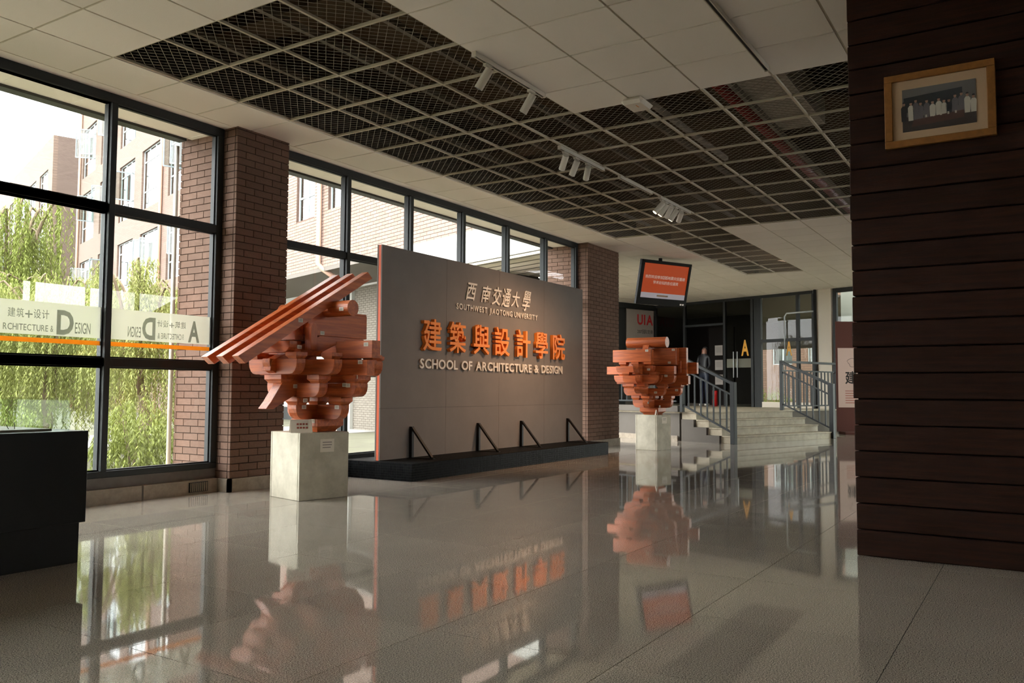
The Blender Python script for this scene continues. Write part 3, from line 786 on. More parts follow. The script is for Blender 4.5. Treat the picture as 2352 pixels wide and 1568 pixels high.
# ================================================================ FRAMED PHOTOGRAPH ON THE PILLAR
fp = empty('framed_photo', (5.325, .405, 2.42)); tag(fp, 'wood framed group photograph hanging on the dark plank pillar', 'picture')
def fr(name, y0, y1, z0, z1, x0, x1, m, par=fp, bev=0): return box(name, (x0-5.325, x1-5.325, y0-.405, y1-.405, z0-2.42, z1-2.42), m, par, bev)
Y0, Y1, Z0, Z1 = .117, .697, 2.424, 2.864
for (a, b, c, d) in ((Y0, Y1, Z0, Z0+.042), (Y0, Y1, Z1-.042, Z1), (Y0, Y0+.044, Z0+.042, Z1-.042), (Y1-.044, Y1, Z0+.042, Z1-.042)): fr('frame_bar', a, b, c, d, 5.296, 5.325, 'frame_wood', bev=.003)
fr('mat_board', Y0+.044, Y1-.044, Z0+.042, Z1-.042, 5.312, 5.322, 'photo_mat')
ph = fr('photo_print', .215, .60, 2.513, 2.768, 5.309, 5.3119, 'photo_wall') if mat('photo_wall', (96, 94, 92), .6) else None
for nm, c in (('photo_board', (38, 42, 46)), ('photo_table', (74, 50, 44)), ('photo_white', (178, 172, 160)), ('photo_suit', (34, 34, 40)), ('photo_skin', (150, 116, 98)), ('photo_grey', (96, 92, 96)), ('photo_floor', (52, 44, 42))): mat(nm, c, .6)
def ink(nm, pts, m, x): # flat print in photo coordinates, left to right 0..1, bottom to top 0..1
    vs = [(x-5.325, (.60-.385*u)-.405, (2.513+.255*v)-2.42) for u, v in pts]
    MB().add(vs, [tuple(range(len(vs)))]).obj(nm, m, ph)
ink('print_board', [(.02, .45), (.82, .45), (.82, .86), (.02, .80)], 'photo_board', 5.3088)
ink('print_floor', [(0, 0), (1, 0), (1, .3), (0, .35)], 'photo_floor', 5.3088)
rp = random.Random(3)
for i in range(13):
    u = .03+i*.077+rp.uniform(-.015, .015); hgt = rp.uniform(.62, .74); m = rp.choice(['photo_white', 'photo_white', 'photo_suit', 'photo_grey'])
    ink('print_figure', [(u-.035, .25), (u+.035, .25), (u+.042, hgt-.12), (u+.02, hgt-.07), (u-.02, hgt-.07), (u-.042, hgt-.12)], m, 5.3086)
    ink('print_head', [(u+.02*math.cos(t), hgt-.03+.045*math.sin(t)) for t in [k*math.pi/4 for k in range(8)]], 'photo_skin', 5.3085)
    ink('print_hair', [(u-.02, hgt-.01), (u+.02, hgt-.01), (u+.014, hgt+.025), (u-.014, hgt+.025)], 'photo_suit', 5.3084)
ink('print_table', [(.12, .10), (.84, .16), (.84, .33), (.16, .26)], 'photo_table', 5.3083)
for i in range(5): u = .33+i*.1; ink('print_cup', [(u-.012, .28), (u+.012, .28), (u+.012, .34), (u-.012, .34)], 'photo_white', 5.3082)

# ================================================================ TRACKS AND SPOTLIGHTS
def track(x0, x1, y, label, m='white_metal'):
    t = empty('light_track', ((x0+x1)/2, y, CEIL-.04)); tag(t, label, 'light track', 'ceiling light tracks')
    h = (x1-x0)/2
    MB().box(-h, h, -.018, -.011, 0, .035).box(-h, h, .011, .018, 0, .035).box(-h, h, -.011, .011, .02, .035).obj('channel', m, t)
    box('slot', (-h+.01, h-.01, -.0105, .0105, .010, .0195), 'steel_black', t)
    for s_ in (-1, 1): box('end_cap', (min(s_*h, s_*(h-.012))-.001, max(s_*h, s_*(h-.012))+.001, -.02, .02, -.002, .037), m, t)
    return t
track(4.97, 6.02, 3.475, 'white light track beside the large white ceiling area')
track(7.42, 8.46, 4.10, 'white light track carrying three spotlights over the mesh')
track(8.84, 9.80, 4.08, 'empty white light track over the mesh in mid ceiling')
track(10.06, 11.16, 4.075, 'white light track carrying five spotlights over the mesh')
track(3.6, 6.42, 1.69, 'long light track without lamps near the dark pillar')
def spot(x, y, aim, label, lit=False):
    s_ = empty('track_spotlight', (x, y, CEIL-.042)); tag(s_, label, 'spotlight', 'track spotlights')
    box('adapter', (-.045, .045, -.016, .016, -.024, 0), 'white_metal', s_, .003)
    MB().tube([(0, 0, -.024), (0, 0, -.07)], .011, 8).obj('stem', 'white_metal', s_, smooth=True)
    d = Vector(aim).normalized(); a = Vector((0, 0, -.062)); n = 16
    body = MB(); pts = [a-d*.03, a-d*.03+d*.006, a+d*.14, a+d*.145]
    body.tube([a-d*.03, a+d*.14], .034, n).obj('lamp_body', 'white_metal', s_, smooth=False)
    fa = MB().tube([a+d*.141, a+d*.1425], .027, n).obj('lens', 'lamp_glow' if lit else 'steel_black', s_)
    if lit:
        l = bpy.data.lights.new('spot_beam', 'SPOT'); l.energy = SPOT_W; l.color = (1, .62, .36); l.spot_size = math.radians(lit); l.spot_blend = 1.0; l.shadow_soft_size = .025
        lo = bpy.data.objects.new('spot_beam', l); COL.objects.link(lo); lo.parent = s_; lo.location = a+d*.16
        lo.rotation_euler = d.to_track_quat('-Z', 'Y').to_euler()
SPOT_W = 46
spot(5.16, 3.475, (-.02, .09, -.14), 'unlit white cylinder spotlight nearest the window corner of the mesh')
spot(5.81, 3.475, (.0, .10, -.14), 'unlit white cylinder spotlight at the far end of the first track')
spot(7.55, 4.10, (.09, .11, -.14), 'first of three unlit spotlights on the middle track')
spot(7.80, 4.10, (.05, .10, -.14), 'middle of three unlit spotlights on the middle track')
spot(8.07, 4.10, (.15, .12, -.14), 'last of three unlit spotlights on the middle track')
for i, (x, aim, lit) in enumerate(((10.14, (-1.2, 2.05, -2.6), 80), (10.28, (-.5, 2.05, -2.9), 80), (10.45, (.07, .12, -.14), False), (10.64, (-.1, 2.05, -2.9), 80), (10.83, (.16, .13, -.14), False))):
    spot(x, 4.075, aim, ['first spotlight, lit, on the far track facing the sign wall', 'second spotlight, lit, on the far track', 'third spotlight, unlit, on the far track', 'fourth spotlight, lit, on the far track', 'last spotlight, unlit, on the far track'][i], lit)
# wireless access point under the ceiling
ap = empty('wireless_access_point', (6.60, 2.87, CEIL-.003)); tag(ap, 'white square wireless box fixed under the ceiling at the mesh corner', 'access point')
MB().box(-.135, .135, -.105, .105, -.06, -.003).obj('housing', 'ap_white', ap, bevel=.028)
box('bracket', (-.06, .06, -.06, .06, -.0045, 0), 'steel_black', ap)
box('brand_mark', (-.06, .0, -.02, -.012, -.0612, -.0598), 'orange_mark', ap)

# ================================================================ HANGING SCREEN
tw, th_ = 1.27, .84
tv = empty('hanging_screen', (14.918, 5.983, 3.02)); tag(tv, 'ceiling hung television showing an orange welcome slide', 'television')
az = math.atan2(-.427, .904)
holder = empty('screen_body'); holder.parent = tv; holder.rotation_euler = (math.radians(13), 0, az)
for b in ((-tw/2, tw/2, -.03, .03, th_/2-.06, th_/2), (-tw/2, tw/2, -.03, .03, -th_/2, -th_/2+.13), (-tw/2, -tw/2+.085, -.03, .03, -th_/2+.13, th_/2-.06), (tw/2-.06, tw/2, -.03, .03, -th_/2+.13, th_/2-.06)): box('bezel', b, 'tv_black', holder, .004)
box('back_shell', (-tw/2+.05, tw/2-.05, .03, .09, -th_/2+.05, th_/2-.05), 'tv_black', holder, .01)
sw0, sw1, sz0, sz1 = -tw/2+.085, tw/2-.06, -th_/2+.13, th_/2-.06
scr = box('screen', (sw0, sw1, -.018, -.01, sz0+.10, sz1), 'screen_orange', holder)
box('screen_strip', (sw0, sw1, -.018, -.01, sz0, sz0+.10), 'screen_white', holder)
def sp_(a, b, c): return (a, -.0185-c, b)
for k, (t_, x0_, x1_, z0_, cp) in enumerate((('热烈欢迎参加2015地震灾后重建', sw0+.06, sw1-.06, .08, .062), ('学术论坛的各位嘉宾', sw0+.27, sw1-.22, -.02, .062))):
    lay, W_ = line_layout(t_, .06); kk = (x1_-x0_)/W_
    for ch, a, b, lo, hi in lay: char(ch, 'slide_letter', x0_+a*kk, x0_+b*kk, z0_, z0_+cp, sp_, .0008, 'screen_text', holder)
box('slide_caption', (-.14, .14, -.0192, -.0182, sz0+.035, sz0+.065), 'photo_mat', holder)
for x in (.47, .53): box('maker_plate', (x, x+.04, -.0315, -.0302, -th_/2+.03, -th_/2+.06), 'screen_text', holder)
MB().tube([(0, .06, .1), (0, .06, .495)], .035, 12).obj('ceiling_pole', 'tv_black', tv)
box('mount', (-.12, .12, .07, .1, -.12, .12), 'tv_black', tv)

# ================================================================ ANNEX: STAIRS, LANDING, GLAZED PARTITION
def annex(name, e=0, d=0, z=0):
    ca, sa = math.cos(AN), math.sin(AN)
    return empty(name, (AL[0]+e*ca-d*sa, AL[1]+e*sa+d*ca, z), AN)
LZ, RI, TR, SWD = .568, .142, .3, 3.42
st = annex('stone_stairs'); tag(st, 'pale stone steps rising to the glazed landing', 'stairs')
for i in range(4):
    box('step', (.06, SWD-.04, i*TR, 1.25, i*RI+.001, (i+1)*RI-.026), 'step_stone', st)
    box('tread', (.05, SWD-.03, i*TR-.015, (i+1)*TR if i < 3 else 1.25, (i+1)*RI-.025, (i+1)*RI), 'step_stone', st, .004)
    if i: box('side_wall', (0, .058, i*TR+.02, (i+1)*TR+.02, 0, i*RI), 'wall_grey', st)
    box('side_wall', (SWD-.038, SWD+.02, i*TR+.02, (i+1)*TR+.02, 0, i*RI+.02), 'wall_grey', st)
ld = annex('floor_landing'); struct(ld, 'raised stone landing behind the stairs')
box('landing_slab', (0, 6.0, 1.26, 7.1, LZ-.03, LZ), 'step_stone', ld); box('landing_core', (.02, 5.98, 1.28, 7.1, 0, LZ-.031), 'wall_grey', ld)
box('upstand', (-.05, .04, 1.27, 7.1, LZ+.001, LZ+.12), 'wall_grey', ld); box('base_strip', (-.03, -.001, 1.3, 7.1, 0, .10), 'stone', ld)
box('room_floor', (6.1, 11, 3.3, 9.4, LZ-.1, LZ), 'stone', ld); box('porch_floor', (6.1, 14, 1.9, 3.29, LZ-.1, LZ-.01), 'step_stone', ld)
def railing(e, label, extra=None, levels=True):
    r = annex('stair_railing', e, 0); tag(r, label, 'railing', 'stair railings')
    box('newel_post', (-.045, .045, -.05, .045, 0, 1.15), 'rail_paint', r, .004)
    box('newel_post', (-.035, .035, 1.16, 1.23, LZ+.0, LZ+1.10), 'rail_paint', r, .004)
    s_ = LZ/1.2
    for nm, z, w_, h in (('handrail', 1.12, .07, .05), ('middle_rail', .90, .03, .03), ('bottom_rail', .20, .03, .03)):
        MB().bar((0, 0, z), (0, 1.2, z+LZ-.05), w_, h).obj(nm, 'rail_paint', r)
    for k in range(1, 8):
        y = k*.148
        MB().box(-.012, .012, y-.012, y+.012, .21+y*.432, .90+y*.432).obj('baluster', 'rail_paint', r)
    return r
r1_ = railing(0.0, 'dark metal stair railing left of the steps next to the bracket model')
r2_ = railing(SWD+.02, 'dark metal stair railing right of the steps near the standing banner')
def guard(name_e, d, L_, along, label):
    r = annex('landing_railing', name_e, d); r.location.z = LZ+(.12 if along == 'd' else 0); tag(r, label, 'railing', 'landing railings')
    h = .97 if along == 'd' else 1.08
    ax = (lambda t: (0, t)) if along == 'd' else (lambda t: (t, 0))
    for z, w_, hh, nm in ((h, .07, .05, 'handrail'), (h-.2, .03, .03, 'middle_rail'), (.09, .03, .03, 'bottom_rail')):
        MB().bar((*ax(.04), z), (*ax(L_), z), w_, hh).obj(nm, 'rail_paint', r)
    t = .15
    while t < L_-.05:
        x, y = ax(t); MB().box(x-.012, x+.012, y-.012, y+.012, .1, h-.2).obj('baluster', 'rail_paint', r); t += .15
    for t in (L_-.04,):
        x, y = ax(t); MB().box(x-.035, x+.035, y-.035, y+.035, 0, h).obj('post', 'rail_paint', r)
guard(.02, 1.32, 4.2, 'd', 'dark metal railing along the landing edge behind the compact bracket model')
guard(SWD+.05, 1.22, 2.3, 'e', 'dark metal railing on the landing edge in front of the glass doors')
# glazed partition
GE = 6.03
gp = annex('wall_partition', GE, 0); struct(gp, 'black framed glass partition with doors beyond the stairs')
def gb(nm, d0, d1, z0, z1, e0=-.04, e1=.04, m='frame_dark', bev=.003): return box(nm, (e0, e1, d0, d1, z0, z1), m, gp, bev)
gb('top_rail', 1.93, 7.1, 3.43, CEIL)
for d0, d1 in ((7.04, 7.1), (5.95, 6.03), (4.57, 4.64), (3.68, 3.76), (3.44, 3.54), (2.33, 2.41), (1.9, 1.97)): gb('mullion', d0, d1, LZ, 3.43)
gb('filler', 3.54, 3.68, LZ, 3.43, -.01, .01)
gb('transom', 4.64, 5.95, 2.80, 2.86); gb('transom', 1.97, 3.44, 2.26, 2.34)
for d0, d1, z0, z1 in ((6.03, 7.04, LZ, 3.43), (4.64, 5.95, 2.86, 3.43), (3.76, 4.57, LZ, 3.43), (2.41, 3.44, 2.34, 3.43), (1.97, 2.33, 2.34, 3.43), (2.70, 3.44, LZ+.15, 2.26), (1.97, 2.68, LZ+.15, 2.26)): gb('pane', d0, d1, z0, z1, -.004, .004, G_DOOR, 0)
gb('door_sill', 1.97, 3.44, LZ, LZ+.14, -.03, .03, 'wall_white')
for dd in (4.30, 4.18):
    MB().tube([(-.05, dd, 1.35), (-.05, dd, 2.05)], .016, 8).obj('door_handle', 'alu', gp, smooth=True)
MB().tube([(-.06, 2.72, LZ+.1), (-.06, 2.72, 2.9), (-.06, 2.66, 2.98), (-.06, 1.6, 2.98)], .02, 8).obj('grab_frame', 'alu', gp, smooth=True)
def gl(a, b, c): return (-.006-c, a, b)
char('A', 'door_letter', 3.84-.0, 4.08, 1.93, 2.36, lambda a, b, c: (-.006-c, 3.84+4.08-a, b), .001, 'gold', gp, off=.03)
char('A', 'door_letter', 2.55, 2.72, 1.90, 2.30, lambda a, b, c: (-.006-c, 2.55+2.72-a, b), .001, 'gold', gp, off=.03)
box('frosted_strip', (-.006, -.0045, 3.78, 4.55, 1.62, 1.86), F_BAND, gp)
# end wall with poster
ew = annex('wall_end', 0, 7.1); struct(ew, 'grey end wall of the landing with a poster')
box('plaster', (.3, 6.0, .02, .2, 0, CEIL), 'wall_grey', ew); box('black_rail', (.3, 6.0, -.05, .02, 3.36, CEIL), 'frame_dark', ew); box('dark_panel', (4.2, 4.72, -.01, .02, LZ, 3.36), 'frame_dark', ew)
po = annex('wall_poster', 5.34, 7.08); tag(po, 'pale grey wall poster with red UIA letters', 'poster')
box('sheet', (-.58, .58, -.012, 0, 1.05, 3.34), 'poster_grey', po)
def pp(a, b, c): return (a, -.0125-c, b)
line('UIA', -.13, .55, 2.92, .30, pp, .001, 'uia_red', po, gap=.12, off=.03)
line('2017国际竞赛', -.13, .55, 2.66, .09, pp, .001, 'ink', po, gap=.06)
# side wall and pale pier at the right end of the partition
pr = annex('wall_pier', GE, 0); struct(pr, 'pale plaster pier at the end of the glass partition')
box('pier', (-.08, .25, 1.42, 1.88, 0, CEIL), 'wall_white', pr); MB().tube([(-.13, 1.82, 0), (-.13, 1.82, CEIL)], .035, 10).obj('downpipe', 'rail_paint', pr, smooth=True)
dr = annex('door_1', GE, 0); struct(dr, 'black framed glazed exit door at the far right')
for d0, d1, z0, z1 in ((1.30, 1.40, 0, CEIL), (-3.0, 1.30, 3.40, CEIL), (-3.0, 1.3, 2.28, 2.38), (-3., 1.3, .98, 1.06), (-3., 1.3, 0, .09), (-.2, -.1, .09, 3.4), (-1.6, -1.5, .09, 3.4)): box('door_frame', (-.04, .04, d0, d1, z0, z1), 'frame_dark', dr, .003)
for d0, d1 in ((-.1, 1.3), (-1.5, -.2), (-3., -1.6)):
    for z0, z1 in ((.09, .98), (1.06, 2.28), (2.38, 3.4)): box('pane', (-.004, .004, d0, d1, z0, z1), G_DOOR, dr)
# dim room behind the partition
rm = annex('wall_office', 0, 0); struct(rm, 'dark room behind the glass partition')
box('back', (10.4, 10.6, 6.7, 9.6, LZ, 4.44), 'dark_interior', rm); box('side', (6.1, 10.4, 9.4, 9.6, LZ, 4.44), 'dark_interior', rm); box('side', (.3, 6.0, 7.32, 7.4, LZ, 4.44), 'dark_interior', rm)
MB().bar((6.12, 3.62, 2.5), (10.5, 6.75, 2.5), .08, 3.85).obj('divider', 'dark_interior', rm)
MB().prism([(6.05, 3.7), (10.4, 6.85), (10.4, 9.4), (6.05, 9.4)], 'z', CEIL, CEIL+.05).obj('lid', 'wall_grey', rm)
pc = annex('wall_porch', 0, 0); struct(pc, 'porch roof outside the right glass doors')
MB().prism([(6.1, 2.3), (14, 2.3), (14, 9.4), (10.7, 9.4), (10.7, 6.7), (6.1, 3.4)], 'z', CEIL, CEIL+.06).obj('porch_soffit', 'wall_grey', pc); box('porch_beam', (14, 14.4, 2.3, 11, 2.55, 3.8), 'wall_grey', pc)
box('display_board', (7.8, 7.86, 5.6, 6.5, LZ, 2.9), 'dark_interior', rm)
for k, z in enumerate((2.06, 1.62, 1.18)):
    o = annex('pinned_sheet', 7.79, 6.13, z); tag(o, ['top', 'middle', 'lowest'][k]+' of three pale sheets pinned inside the open glass door', 'sheet', 'sheets inside the door')
    box('sheet', (-.004, 0, -.14, .14, 0, .3), 'poster_grey', o); box('picture', (-.006, -.0045, -.10, .10, .08, .25), 'print_grey', o)
# fire extinguisher
fe = annex('fire_extinguisher', 5.82, 4.80, LZ); tag(fe, 'red fire extinguisher standing by the open glass door', 'extinguisher')
MB().tube([(0, 0, .001), (0, 0, .36), (0, 0, .40), (0, 0, .43)], .075, 14).obj('cylinder', 'red_paint', fe, smooth=True)
MB().tube([(0, 0, .43), (0, 0, .47)], .025, 8).obj('valve', 'steel_black', fe); MB().tube([(0, 0, .46), (-.09, 0, .43), (-.11, 0, .2)], .012, 6).obj('hose', 'steel_black', fe)
# standing banner by the exit door
bn = empty('standing_banner', (20.72, 3.62, 0), math.radians(-60)); tag(bn, 'brown standing banner with a pale lettered sheet beside the exit door', 'banner')
box('board', (-.42, .42, -.015, .015, .06, 2.62), 'banner_brown', bn, .003); box('foot', (-.3, .3, -.2, .2, 0, .055), 'banner_brown', bn, .004)
bs = box('pale_sheet', (-.38, .40, -.018, -.0155, .62, 2.0), 'banner_sheet', bn)
def bp_(a, b, c): return (a, -.0185-c, b)
char('建', 'banner_letter', -.22, .06, 1.16, 1.46, bp_, .001, 'ink', bn, off=.02)
for k in range(6): box('text_line', (-.22, .3, -.0192, -.0182, .72+k*.055, .735+k*.055), 'print_red', bn)
MB().tube([(-.05+.1*math.cos(t)*(1+.3*math.sin(3*t)), -.019, 1.66+.1*math.sin(t)) for t in [k*.35 for k in range(19)]], .004, 5).obj('emblem', 'ink', bn)

# ---- person in the doorway: one continuous skinned figure with hair
pe = annex('person', 5.62, 5.0, LZ); tag(pe, 'person in dark top and blue trousers standing in the open glass door', 'person')
def skin(name, verts, edges, rad, m, parent, sub=2):
    me = bpy.data.meshes.new(name); me.from_pydata(verts, edges, []); o = bpy.data.objects.new(name, me); COL.objects.link(o); o.parent = parent
    md_ = o.modifiers.new('skin', 'SKIN'); 
    for i, r in enumerate(rad): me.skin_vertices[0].data[i].radius = (r, r) if not isinstance(r, tuple) else r
    me.skin_vertices[0].data[0].use_root = True
    md_.use_smooth_shade = True; ss = o.modifiers.new('sub', 'SUBSURF'); ss.levels = sub; ss.render_levels = sub
    me.materials.append(MATS[m]); return o
mat('skin', (196, 150, 126), .6); mat('cloth_dark', (20, 19, 22), .9); mat('jeans', (26, 34, 52), .9); mat('hair', (18, 15, 14), .6)
V = [(0, 0, .92), (0, .0, 1.12), (0, 0, 1.30), (0, 0, 1.42), (0, -.01, 1.52), (0, -.02, 1.60),
     (-.01, -.09, .86), (-.03, -.10, .48), (-.01, -.10, .09), (-.13, -.11, .03), (0, .09, .86), (.02, .10, .48), (.04, .10, .09), (-.08, .11, .03),
     (0, -.17, 1.36), (-.03, -.21, 1.10), (-.16, -.15, .96), (-.24, -.10, .98), (0, .17, 1.36), (-.02, .22, 1.10), (-.14, .18, .94), (-.22, .14, .95)]
Ed = [(0, 1), (1, 2), (2, 3), (3, 4), (4, 5), (0, 6), (6, 7), (7, 8), (8, 9), (0, 10), (10, 11), (11, 12), (12, 13), (2, 14), (14, 15), (15, 16), (16, 17), (2, 18), (18, 19), (19, 20), (20, 21)]
Rd = [(.12, .15), (.10, .13), (.11, .15), (.05, .06), .075, .06, .085, .06, .04, .035, .085, .06, .04, .035, .05, .04, .03, .025, .05, .04, .03, .025]
bo = skin('body', V, Ed, Rd, 'cloth_dark', pe)
MT = bo.data; MT.materials.append(MATS['skin']); MT.materials.append(MATS['jeans'])
# clothing by height through a procedural material on the one body
bm_ = bpy.data.materials.new('person_body'); bm_.use_nodes = True; nt = bm_.node_tree
tc = nt.nodes.new('ShaderNodeTexCoord'); sz = nt.nodes.new('ShaderNodeSeparateXYZ'); nt.links.new(tc.outputs['Object'], sz.inputs[0])
rmp = nt.nodes.new('ShaderNodeValToRGB'); rmp.color_ramp.interpolation = 'CONSTANT'; dv = nt.nodes.new('ShaderNodeMath'); dv.operation = 'DIVIDE'; dv.inputs[1].default_value = 1.8
nt.links.new(sz.outputs[2], dv.inputs[0]); nt.links.new(dv.outputs[0], rmp.inputs[0])
cr = rmp.color_ramp; cr.elements[0].color = (*lin((200, 196, 190)), 1); cr.elements[1].position = .07/1.8; cr.elements[1].color = (*lin((24, 32, 50)), 1)
for z, c_ in ((.90, (20, 19, 22)), (1.43, (150, 108, 90))): el = cr.elements.new(z/1.8); el.color = (*lin(c_), 1)
nt.links.new(rmp.outputs[0], nt.nodes['Principled BSDF'].inputs[0]); bo.data.materials.clear(); bo.data.materials.append(bm_)
hr = skin('hair', [(.03, -.01, 1.60), (.045, -.01, 1.635), (.06, -.01, 1.54), (.065, -.01, 1.42), (.03, -.07, 1.57), (.03, .05, 1.57)], [(0, 1), (0, 2), (2, 3), (0, 4), (0, 5)], [.075, .04, .07, .05, .025, .025], 'hair', pe)
for y in (-.028, .012): MB().tube([(-.072, y-.008, 1.565), (-.075, y+.008, 1.565)], .006, 6).obj('eye', 'hair', pe)
MB().prism([(-.07, 1.56), (-.092, 1.53), (-.07, 1.525)], 'y', -.018, .002).obj('nose', 'skin', pe)
MB().box(-.078, -.072, -.024, .008, 1.50, 1.507).obj('mouth', 'red_paint', pe)

# ================================================================ OUTSIDE
gd = struct(box('floor_courtyard', (-60, 90, -40, 120, -.6, -.45), 'soil'))
struct(box('floor_road', (-30, 60, 19, 24, -.45, -.43), 'asphalt'))
struct(box('floor_apron', (-4, 13.3, 6.86, 8.3, -.45, -.1), 'step_stone'))
# long brick building running away from the annex
bA = annex('brick_building', -.89, 0, -.45); tag(bA, 'long pale brick building with open casement windows beyond the courtyard', 'building')
zo = .45
brick_mat('brick_far', (102, 83, 72), (86, 69, 60), .34, .1, 1)
brick_mat('brick_end', (84, 68, 61), (74, 59, 52), .34, .1, 0)
floors = [(6.0, 8.75), (9.95, 13.0), (14.05, 17.1)]
bays = [(44.8, 48.0), (40.3, 43.5), (36.4, 39.3), (32.2, 35.1), (27.9, 30.8), (23.6, 26.5), (19.3, 22.2)]
def wallpanels(parent, d0, d1, z0, z1, openings, m, e0=0, e1=.3):
    """Wall with rectangular openings, cut into vertical strips (one mesh)."""
    m_ = MB(); ds = sorted(set([d0, d1]+[v for o in openings for v in o[:2] if d0 <= v <= d1]))
    for a, b in zip(ds[:-1], ds[1:]):
        z = z0
        for (oa, ob, oz0, oz1) in sorted([o for o in openings if o[0] <= a+1e-6 and o[1] >= b-1e-6], key=lambda o: o[2]):
            if oz0 > z: m_.box(e0, e1, a, b, z, oz0)
            z = max(z, oz1)
        if z < z1: m_.box(e0, e1, a, b, z, z1)
    return m_.obj('wall', m, parent)
ops = [(a, b, z0+zo, z1+zo) for a, b in bays for z0, z1 in floors]
near_ops = [(15.55, 16.9, 6.6+zo, 9.2+zo), (13.3, 14.6, 6.65+zo, 9.2+zo)]
wallpanels(bA, 18.6, 48.6, 4.85+zo, 23, ops, 'brick_far')
wn_ = wallpanels(bA, 3.0, 18.6, 4.85+zo, 23, near_ops, 'mortar_out', .02, .3)
nb = bricks(bA, 'y', 3.0, 18.6, 0, .022, 4.85+zo, 9.0+zo, .33, .1, .012, 'brick_out', 300, holes=near_ops)
def casement(parent, a, b, z0, z1, opened):
    n = 3 if b-a > 2 else 2; W_ = (b-a)/n
    w_ = empty('window'); w_.parent = parent
    m_ = MB()
    for k in range(n+1): x = a+k*W_; m_.box(.10, .16, x-.03, x+.03, z0, z1)
    for z in (z0, z0+(z1-z0)*.3, z0+(z1-z0)*.8, z1): m_.box(.10, .16, a, b, z-.03, z+.03)
    m_.obj('window_frame', 'alu', w_)
    for k in range(n):
        for q, (p0, p1) in enumerate(((0, .3), (.3, .8), (.8, 1))):
            if k in opened and q == 1:
                continue
            MB().box(.125, .135, a+k*W_+.03, a+(k+1)*W_-.03, z0+(z1-z0)*p0+.03, z0+(z1-z0)*p1-.03).obj('pane', G_FAR, w_)
    for k in opened:
        x = a+k*W_+.03; L_ = W_-.08; p0, p1 = z0+(z1-z0)*.3+.03, z0+(z1-z0)*.8-.03
        an_ = math.radians(random.choice([60, 75, 85])); dx, dy = -math.sin(an_), math.cos(an_)
        s_ = MB()
        A_ = Vector((.1, x, 0)); B_ = A_+Vector((dx, dy, 0))*L_
        for z in (p0, p1): s_.bar(A_+Vector((0, 0, z)), B_+Vector((0, 0, z)), .05, .06)
        for P_ in (A_, B_): s_.bar(P_+Vector((0, 0, p0)), P_+Vector((0, 0, p1)), .05, .05)
        so = s_.obj('open_sash', 'sash', w_)
        MB().bar(A_+Vector((0, 0, (p0+p1)/2)), B_+Vector((0, 0, (p0+p1)/2)), .008, p1-p0-.04).obj('pane', G_FAR, w_)
    MB().box(.6, .62, a-.3, b+.3, z0-.2, z1+.2).obj('curtain', 'curtain', w_)
for i, (a, b) in enumerate(bays):
    for f, (z0, z1) in enumerate(floors):
        casement(bA, a, b, z0+zo, z1+zo, [[], [1], [0, 1], [1], [0]][(i*2+f*3+1) % 5])
casement(bA, 15.55, 16.9, 6.6+zo, 9.2+zo, []); casement(bA, 13.3, 14.6, 6.65+zo, 9.2+zo, [1])
for d_ in (31.65, 48.45, 27.3):
    MB().tube([(-.08, d_, .2), (-.08, d_, 23)], .08, 8).obj('downpipe', 'pink_pipe', bA, smooth=True)
MB().tube([(-.1, 15.0, 10.5), (-.1, 15.0, 4.98+zo), (.0, 14.9, 4.8+zo), (.55, 14.55, 4.35+zo)], .085, 10).obj('downpipe', 'pink_pipe', bA, smooth=True)
box('soffit', (.0, 2.6, 9.6, 48.6, 4.72+zo, 4.845+zo), 'wall_grey', bA); box('end_wall', (0, 10, 48.6, 48.9, 0, 23), 'brick_end', bA)
box('ground_wall', (2.6, 2.9, 31, 48.6, 0, 4.72+zo), 'brick_far', bA)
box('rear', (.62, 3.0, 3.0, 48.6, 5.4, 23), 'wall_grey', bA) if False else None
# white canopy fascia at the near end
cf = annex('canopy', -.95, 0, 0); tag(cf, 'white panelled canopy fascia on the near end of the brick building', 'canopy')
for k in range(7):
    d0 = 2.6+k*1.0; box('fascia_panel', (-.03, .02, d0+.008, d0+.992, 4.07, 4.85), 'white_out', cf)
box('canopy_soffit', (0.02, 4.0, 2.6, 9.6, 4.0, 4.06), 'wall_white', cf)
for k in range(9): box('soffit_strip', (.1+k*.42, .12+k*.42, 2.7, 9.5, 3.985, 3.999), 'wall_grey', cf)
# recessed ground floor
gw = annex('ground_floor_wall', 1.7, 0, -.45); tag(gw, 'grey brick ground floor wall seen between the sign wall and the timber model', 'wall')
box('wall_core', (.02, .3, 13.5, 17.5, 0, 5.1), 'mortar_out', gw); bricks(gw, 'y', 13.5, 17.5, 0, .02, 0, 5.1, .28, .08, .01, 'grey_brick', 280)
box('pilaster', (-.12, .02, 17.5, 17.95, 0, 5.1), 'white_out', gw)
gw2 = annex('pale_wall', 4.0, 19.5, -.45); tag(gw2, 'bright white wall under the overhang behind the timber model', 'wall')
box('plaster', (0, .2, 0, 11, .6, 6.2), 'white_out', gw2); box('dado', (-.01, .2, 0, 11, 0, .6), 'frame_dark', gw2)
# second building further off
bB = annex('distant_building', -.75, 58, -.45); tag(bB, 'distant brick block with a plain end wall beyond the trees', 'building')
opsB = [(1.6+i*4.4, 4.6+i*4.4, z0+zo, z1+zo) for i in range(7) for z0, z1 in floors]
wallpanels(bB, 0, 34, 0, 19.75, opsB, 'brick_far'); box('end_wall', (.3, 12, 0, .3, 0, 19.75), 'brick_end', bB)
for i, (a, b, z0, z1) in enumerate(opsB): casement(bB, a, b, z0, z1, [1] if i % 4 == 1 else [])
